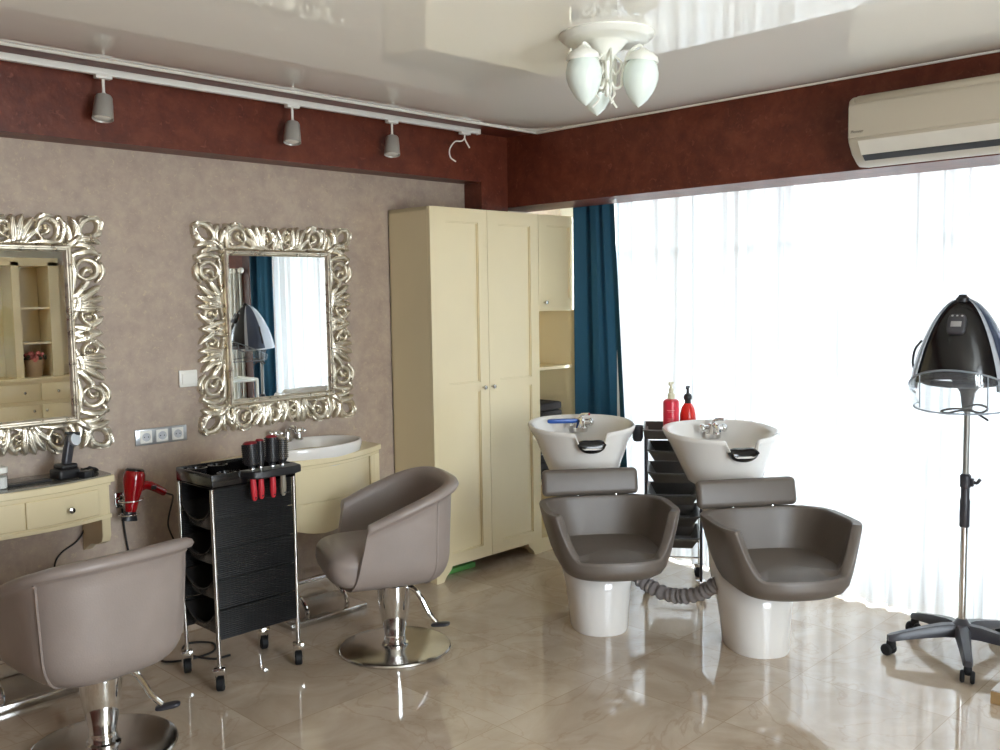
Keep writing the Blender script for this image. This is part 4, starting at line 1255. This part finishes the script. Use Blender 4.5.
shell(R(52), R(308), .203, .372, .012, lambda th: 0).build('rear_shell', mat('silver_plastic', srgb(188, 194, 202), .25, .2), t, angle=60)
shell(R(-60), R(60), .197, .366, .012, lambda th: .04 + .10 * math.cos(th * 1.35)).build('front_shell', M['black_gloss'], t, angle=60)
shell(R(60), R(100), .206, .374, .010, lambda th: .03, nth=12).build('side_band', mat('blue_grey_plastic', srgb(70, 78, 96), .2), t, angle=60)
shell(R(-100), R(-60), .206, .374, .010, lambda th: .03, nth=12).build('side_band', bpy.data.materials['blue_grey_plastic'], t, angle=60)
# crown vent and control pod on the front
mb = MB(); mb.lathe([(.026, -.01), (.026, .004), (.018, .010), (.015, .018), (.001, .020)], seg=20, mat=Tt @ Matrix.Translation((.01, 0, .368))); mb.build('crown_cap', M['black'], t)
mb = MB(); mb.superell((0, 0, 0), (.012, .036, .045), .5, .5, 20, 12, mat=Tt @ Matrix.Translation((.112, 0, .272)) @ Matrix.Rotation(R(-30), 4, 'Y')); pod = mb.build('control_pod', M['darkgrey'], t)
mb = MB(); mb.box((-.002, -.020, -.012), (.002, .020, .012), .001, mat=Tt @ Matrix.Translation((.1245, 0, .276)) @ Matrix.Rotation(R(-30), 4, 'Y')); mb.build('display', mat('grey_display', srgb(150, 148, 146), .3), pod)
for y in (-.018, 0, .018):
    mb = MB(); mb.ball((0, 0, 0), (.004, .006, .006), 10, 8, mat=Tt @ Matrix.Translation((.102, y, .305))); mb.build('button', M['alu'], pod)
for s_ in (1, -1):
    mb = MB(); mb.tube([Tt @ Vector(p) for p in ((-.02, s_ * .192, .05), (-.015, s_ * .203, .09), (-.01, s_ * .192, .15), (-.02, s_ * .166, .19))], .005, 8, n=16, flat=1.4); mb.build('side_handle', M['black'], t)
# clear visor around the lower front
mb = MB(); rows_o, rows_i = [], []
for i in range(9):
    v = i / 8
    ro, ri = [], []
    for k in range(49):
        th = R(-105) + R(210) * k / 48
        top = .105 * math.cos(th * 1.05) - .01
        z = top + (-.085 - top) * v
        rr = .206 - .020 * v ** 3 + .004 * math.sin(PI * v)
        ro.append(Tt @ Vector((rr * .98 * math.cos(th), rr * math.sin(th), z))); ri.append(Tt @ Vector(((rr - .004) * .98 * math.cos(th), (rr - .004) * math.sin(th), z)))
    rows_o.append(ro); rows_i.append(ri)
mb.loft(rows_o + rows_i[::-1], closed=False, caps=False); mb.build('visor', M['ref_glass'], t, angle=50)
mb = MB()
mb.tube([Tt @ Vector((.2035 * math.cos(R(-103 + 206 * k / 40)), .2065 * math.sin(R(-103 + 206 * k / 40)), -.01 + .106 * math.cos(R(-103 + 206 * k / 40) * 1.05))) for k in range(41)], .0045, 8); mb.tube([Tt @ Vector((.186 * math.cos(R(-103 + 206 * k / 40)), .189 * math.sin(R(-103 + 206 * k / 40)), -.085)) for k in range(41)], .004, 8)
for th in (-38, 38): mb.tube([Tt @ Vector((.208 * math.cos(R(th)), .208 * math.sin(R(th)), z)) for z in (.075, 0, -.07)], .003, 6, n=8)
mb.build('visor_rim', M['rim_glass'], t)
# neck from the pole up to the rear of the hood
mb = MB()
mb.loft([[(x + a_ * hx_, b_ * hy_, z) for a_, b_ in ((-1, -.7), (-.7, -1), (.7, -1), (1, -.7), (1, .7), (.7, 1), (-.7, 1), (-1, .7))] for x, z, hx_, hy_ in ((0, 1.085, .018, .018), (0, 1.12, .020, .022), (-.005, 1.16, .022, .028), (-.008, 1.20, .024, .055), (-.012, 1.235, .022, .085), (-.015, 1.27, .016, .11))])
mb.build('neck', M['darkgrey'], t, angle=50)
# ring-shaped inner hot-air duct
mb = MB(); mb.tube([Tt @ Vector((.155 * math.cos(2 * PI * k / 40), .158 * math.sin(2 * PI * k / 40), .03)) for k in range(41)], .014, 8); mb.build('air_ring', M['darkgrey'], t)
# coiled cable tied under the hood
mb = MB()
mb.tube([(.02, -.01, 1.10), (.04, .05, 1.115), (.03, .085, 1.10), (.03, .06, 1.08), (.03, .02, 1.085), (.025, -.03, 1.082), (.03, -.07, 1.07), (.02, -.10, 1.075), (.02, -.06, 1.088), (.02, .01, 1.09), (.03, .06, 1.066), (.04, .09, 1.05)], .0045, 8, n=70); mb.build('cable', M['cable'], t)

# ------------------------------------------------------------------ red hair dryer on the wall
t = thing('dryer_holder', 'chrome wire holder on the wall under the sockets', 'holder', (1.80, YW, .70))
mb = MB(); mb.box((-.02, -.010, -.035), (.02, 0, .035), .003); mb.build('wall_plate', M['chrome'], t)
mb = MB()
mb.tube([(.01, -.01, .02), (.01, -.05, .02)] + [(.012 + .052 * math.sin(2 * PI * k / 22), -.105 + .052 * math.cos(2 * PI * k / 22), .02 - .012 * k / 22) for k in range(23)], .0032, 8)
mb.tube([(.01, -.01, -.02), (.01, -.06, -.045)] + [(-.002 + .044 * math.sin(2 * PI * k / 22), -.105 + .044 * math.cos(2 * PI * k / 22), -.045 - .008 * k / 22) for k in range(23)], .0032, 8)
mb.build('wire_ring', M['chrome'], t)
t = thing('hair_dryer', 'glossy red hair dryer hanging nozzle down in the wall holder', 'hair dryer', (1.80, 4.125, .62))
tl = Matrix.Rotation(R(9), 4, 'Y')
mb = MB(); mb.lathe([(.025, .042), (.028, .065), (.033, .10), (.044, .15), (.049, .185), (.047, .21), (.040, .228), (.030, .234), (.001, .236)], seg=32, mat=tl); mb.build('body', M['red'], t, angle=60)
mb = MB(); mb.lathe([(.024, .050), (.027, .046), (.026, .040), (.036, .004), (.036, 0), (.030, .0), (.022, .035), (.001, .035)], seg=28, mat=tl, sy=.55); mb.build('nozzle', M['black'], t)
mb = MB(); mb.lathe([(.036, .222), (.041, .224), (.041, .230), (.034, .236), (.001, .238)], seg=28, mat=tl); mb.build('rear_grille', M['black_gloss'], t)
mb = MB(); mb.tube([(.05, 0, .145), (.085, 0, .150), (.125, 0, .132), (.165, 0, .105), (.172, 0, .100)], lambda q: .021 - .007 * q, 12, n=20, flat=1.1); h_ = mb.build('handle', M['red'], t)
mb = MB(); mb.box((.10, -.020, .128), (.125, -.012, .146), .002); mb.build('switch', M['black'], h_)
mb = MB(); mb.tube([(.170, 0, .101), (.20, .01, .088), (.225, .03, .072), (.232, .06, .03), (.225, .08, -.03), (.222, .085, -.08), (.24, .08, -.14), (.262, .07, -.19)], .0042, 8, n=40); mb.build('cord', M['cable'], t)

# cables on the wall and floor
def cable(name, pts, r, label, n=60):
    mb = MB(); mb.tube(pts, r, 8, n=n)
    return tag(mb.build(name, M['cable'], angle=180), label, 'cable')
cable('power_cord', [(1.64, 4.222, .66), (1.635, 4.218, .60), (1.60, 4.218, .55), (1.53, 4.218, .51), (1.50, 4.218, .46), (1.49, 4.218, .34)], .004, 'black cable on the wall under the drawer console')
cable('power_cord', [(1.81, 4.222, .66), (1.815, 4.218, .56), (1.83, 4.218, .45), (1.86, 4.218, .3), (1.88, 4.21, .10), (1.90, 4.17, .006), (1.86, 4.02, .006), (1.84, 3.93, .006), (1.93, 3.87, .006), (2.05, 3.88, .006), (2.10, 3.98, .006), (2.02, 4.06, .006), (1.95, 3.96, .006), (2.0, 3.80, .006), (2.08, 3.78, .006)], .005, 'black cable running down the wall and looping under the black trolley', 120)

# ------------------------------------------------------------------ things on the drawer console
ZT1 = .8686
t = thing('hair_clipper', 'black hair clipper standing upright in its charging base', 'clipper', (1.500, 4.05, ZT1), R(12))
mb = MB(); mb.box((-.046, -.040, 0), (.050, .040, .042), .010, 3); mb.box((-.03, -.035, .040), (.045, .035, .062), .010, 3); mb.build('charging_base', M['black'], t)
mb = MB(); mb.superell((0, 0, 0), (.019, .017, .066), .35, .6, 24, 16, mat=Matrix.Translation((.022, 0, .112)) @ Matrix.Rotation(R(12), 4, 'Y')); c_ = mb.build('handle', M['darkgrey'], t)
mb = MB(); mb.lathe([(.024, -.014), (.030, -.010), (.030, .008), (.026, .014), (.001, .015)], seg=24, mat=Matrix.Translation((.046, -.006, .158)) @ Matrix.Rotation(R(80), 4, 'X') @ Matrix.Rotation(R(10), 4, 'Y')); mb.build('clipper_head', M['alu'], c_)
mb = MB(); mb.box((-.03, -.012, -.006), (.03, .012, .008), .003, mat=Matrix.Translation((.044, -.004, .184)) @ Matrix.Rotation(R(8), 4, 'Y')); mb.build('blade', M['black'], c_)
t = thing('clipper_guard', 'small black clipper guard lying beside the charging base', 'clipper guard', (1.560, 3.985, ZT1), R(25))
mb = MB(); mb.box((-.022, -.018, 0), (.022, .018, .030), .006)
for i in range(6): mb.box((.020, -.017 + i * .0062, .004), (.034, -.014 + i * .0062, .026), .001)
mb.build('guard', M['black'], t)
mb = MB(); mb.box((-.085, -.020, 0), (.085, .020, .010), .003)
for i in range(34): mb.box((-.080 + i * .0048, .018, .001), (-.0775 + i * .0048, .046, .007))
o = mb.build('wide_comb', M['black'], flat=True); o.location = (1.352, 4.035, ZT1); o.rotation_euler = (0, 0, R(3)); tag(o, 'flat black comb lying on the console glass beside the clipper', 'comb')
t = thing('product_jar', 'pale translucent jar on the console, cut by the picture edge', 'jar', (1.238, 4.02, ZT1))
mb = MB(); mb.lathe([(.026, 0), (.030, .004), (.030, .062), (.026, .066)], seg=28); mb.build('jar_body', M['ref_glass'], t); mb = MB(); mb.lathe([(.024, .002), (.027, .005), (.027, .048), (.001, .048)], seg=24); mb.build('contents', M['white'], t); mb = MB(); mb.lathe([(.028, .064), (.031, .066), (.031, .086), (.028, .088), (.001, .088)], seg=28); mb.build('lid', M['white'], t)
mb = MB()
for k in range(3):
    mb.tube([(1.575 + .012 * k, 4.06, ZT1 + .0045), (1.60 + .01 * k, 4.10, ZT1 + .018), (1.632, 4.075 + .02 * k, ZT1 + .022), (1.655, 4.09 + .015 * k, ZT1 + .006), (1.625, 4.12, ZT1 + .005), (1.59, 4.10, ZT1 + .02)], .0042, 8, n=30)
tag(mb.build('coiled_cable', M['cable']), 'loosely coiled dark cable at the end of the console top', 'cable')

# comb in the trolley top
mb = MB(); mb.box((-.075, -.006, 0), (.075, .006, .004), .001)
for i in range(40): mb.box((-.07 + i * .0036, .004, .0005), (-.0685 + i * .0036, .024, .0035))
o = mb.build('styling_comb', M['black'], flat=True); o.location = (2.045, 3.665, .851); o.rotation_euler = (0, 0, R(10)); tag(o, 'thin black comb lying in the tray of the ribbed black trolley', 'comb')

# ------------------------------------------------------------------ far side of the room, seen in the mirrors
t = thing('display_hutch', 'cream hutch with glass door, open shelves and drawers, seen in the mirror', 'hutch')
HY0, HY1 = -1.86, -1.44
mb = MB()
mb.box((2.45, HY0, 0), (4.10, HY1, .84)); mb.box((2.43, HY0, .84), (4.12, HY1 + .02, .87), .004)
for x0, x1 in ((2.45, 2.50), (3.27, 3.34), (3.62, 3.72)):
    mb.box((x0, HY0, .87), (x1, HY1 - .08, 2.02))
mb.box((2.45, HY0, 1.98), (3.72, HY1 - .08, 2.06), .004); mb.box((2.45, HY0, .87), (3.72, HY0 + .02, 2.02)); mb.box((3.72, HY0, .87), (4.08, HY1 - .30, 2.0))
mb.build('body', M['cream'], t, flat=True)
for z in (1.20, 1.55):
    mb = MB(); mb.box((3.34, HY0 + .02, z), (3.62, HY1 - .10, z + .02)); mb.build('shelf', M['cream'], t, flat=True)
mb = MB(); mb.box((2.50, HY1 - .10, .89), (3.27, HY1 - .094, 1.98)); mb.build('glass_door', M['pane'], t, flat=True)
for i, (x0, x1, z0, z1, kx) in enumerate(((2.48, 3.44, .64, .81, 3.30), (3.46, 4.07, .64, .81, 3.62), (2.48, 3.43, .08, .60, 3.38), (3.46, 4.07, .08, .60, 3.50))):
    mb = MB(); mb.box((x0, HY1, z0), (x1, HY1 + .016, z1), .004); d = mb.build('drawer' if i < 2 else 'door', M['cream'], t)
    kz = (z0 + z1) / 2 if i < 2 else z1 - .06
    mb = MB(); mb.ball((kx, HY1 + .026, kz), .014, 12, 8); mb.build('knob', M['steel'], d)
t = thing('flower_pot', 'beige pot of dried pink flowers on the hutch, seen in the mirror', 'flower pot', (3.48, -1.64, .87))
mb = MB(); mb.lathe([(.060, 0), (.075, .03), (.088, .12), (.094, .16), (.094, .17), (.084, .17), (.075, .12), (.001, .11)], seg=28); mb.build('pot', M['terracotta'], t)
mb = MB()
for i in range(26): mb.ball((random.uniform(-.085, .085), random.uniform(-.08, .08), .165 + random.uniform(0, .07)), random.uniform(.016, .028), 8, 6)
mb.build('flowers', M['petal'], t)
mb = MB()
for i in range(20): mb.ball((random.uniform(-.085, .085), random.uniform(-.08, .08), .165 + random.uniform(0, .05)), random.uniform(.014, .022), 8, 6)
mb.build('leaves', M['leafgreen'], t)
t = thing('column_radiator', 'tall white column radiator by the far drape, seen in the mirror', 'radiator', (4.63, .20, 0))
for i in range(9):
    y = .20 - .065 * i
    mb = MB()
    for dx in (-.03, .03): mb.tube([(dx, y, .14), (dx, y, 1.88)], .016, 10)
    mb.tube([(-.035, y, .14), (.035, y, .14)], .026, 10); mb.tube([(-.035, y, 1.88), (.035, y, 1.88)], .026, 10)
    mb.build('column', M['white_paint'], t)
mb = MB()
for z in (.14, 1.88): mb.tube([(0, -.34, z), (0, .235, z)], .018, 10)
for z in (.3, 1.7): mb.tube([(.0, -.1, z), (.07, -.1, z)], .012, 8)
mb.build('header_pipe', M['white_paint'], t)
mb = MB(); mb.tube([(0, .23, 1.88), (-.02, .29, 1.885)], .012, 10); mb.ball((-.02, .30, 1.885), .028, 14, 10); mb.build('valve', M['white'], t)
t = thing('low_platform', 'low pale wooden platform by the hood dryer, cut by the picture edge', 'platform')
mb = MB(); mb.box((3.83, .45, 0), (4.03, 1.128, .050), .003); mb.build('wood_edge', M['wood'], t)
mb = MB(); mb.box((3.832, .452, .050), (4.028, 1.126, .056), .002); mb.build('top', M['stone'], t)
t = thing('towel_cart', 'white tube frame cart with a dark basket, seen in the mirror', 'cart', (4.26, .80, 0))
mb = MB()
for x in (-.2, .2):
    for y in (-.16, .16): mb.tube([(x, y, 0), (x, y, .90)], .014, 10)
for z in (.12, .62, .90):
    mb.tube([(-.2, -.16, z), (.2, -.16, z), (.2, .16, z), (-.2, .16, z), (-.2, -.16, z)], .013, 10)
mb.build('frame', M['white_paint'], t)
mb = MB(); mb.box((-.19, -.15, .88), (.19, .15, .895), .003); mb.build('top_panel', M['white_paint'], t)
bin_mesh(-.185, .185, -.145, .145, .44, .18, .1).build('basket', M['darkgrey'], t)

# ------------------------------------------------------------------ light
wd = bpy.data.worlds.new('World'); sc.world = wd; wd.use_nodes = True
nt = wd.node_tree; nt.nodes.clear()
out = nt.nodes.new('ShaderNodeOutputWorld'); bg = nt.nodes.new('ShaderNodeBackground')
bg.inputs['Strength'].default_value = 13.0
tc = nt.nodes.new('ShaderNodeTexCoord'); sp = nt.nodes.new('ShaderNodeSeparateXYZ'); nt.links.new(tc.outputs['Generated'], sp.inputs[0])
cr = nt.nodes.new('ShaderNodeValToRGB'); cr.color_ramp.elements[0].position = .42; cr.color_ramp.elements[0].color = (.78, .82, .86, 1); cr.color_ramp.elements[1].position = .62; cr.color_ramp.elements[1].color = (.88, .96, 1.08, 1)
mr = nt.nodes.new('ShaderNodeMapRange'); mr.inputs['From Min'].default_value = -1; mr.inputs['From Max'].default_value = 1
nt.links.new(sp.outputs['Z'], mr.inputs['Value']); nt.links.new(mr.outputs['Result'], cr.inputs['Fac'])
nt.links.new(cr.outputs['Color'], bg.inputs['Color']); nt.links.new(bg.outputs[0], out.inputs['Surface'])
def portal(name, loc, sx, sy, rot):
    l = bpy.data.lights.new(name, 'AREA'); l.shape = 'RECTANGLE'; l.size = sx; l.size_y = sy; l.cycles.is_portal = True
    o = bpy.data.objects.new(name, l); lk(o); o.location = loc; o.rotation_euler = rot
portal('window_portal', (XW + .13, 2.26, 1.165), 2.19, 3.2, (0, R(90), 0))
portal('window_portal', ((RX0 + RX1) / 2, YN - .13, (RZ0 + RZ1) / 2), RX1 - RX0, RZ1 - RZ0, (R(90), 0, 0))  # at the added fill opening

# ------------------------------------------------------------------ camera
f_px = 939.96
yaw, pitch, roll = .7764, .0829, -.0157
F = Vector((math.cos(yaw) * math.cos(pitch), math.sin(yaw) * math.cos(pitch), -math.sin(pitch)))
R0 = F.cross(Vector((0, 0, 1))).normalized(); U0 = R0.cross(F)
RR = R0 * math.cos(roll) + U0 * math.sin(roll); UU = -R0 * math.sin(roll) + U0 * math.cos(roll)
cam = bpy.data.cameras.new('camera'); cam.sensor_fit = 'HORIZONTAL'; cam.sensor_width = 36; cam.lens = f_px * 36 / 1000
cam.clip_start = .02; cam.clip_end = 200
co = bpy.data.objects.new('camera', cam); lk(co)
Mx = Matrix((RR, UU, -F)).transposed().to_4x4(); Mx.translation = (0, 0, 1.6)
co.matrix_world = Mx
sc.camera = co

sc.view_settings.view_transform = 'Standard'; sc.view_settings.look = 'None'
sc.view_settings.gamma = 1.0; sc.view_settings.use_curve_mapping = False
sc.view_settings.exposure = 0.95
sc.cycles.max_bounces = 14; sc.cycles.diffuse_bounces = 8; sc.cycles.glossy_bounces = 6; sc.cycles.transmission_bounces = 8; sc.cycles.transparent_max_bounces = 16
sc.cycles.caustics_reflective = False; sc.cycles.caustics_refractive = False
sc.cycles.sample_clamp_indirect = 6.0
sc.cycles.use_denoising = True
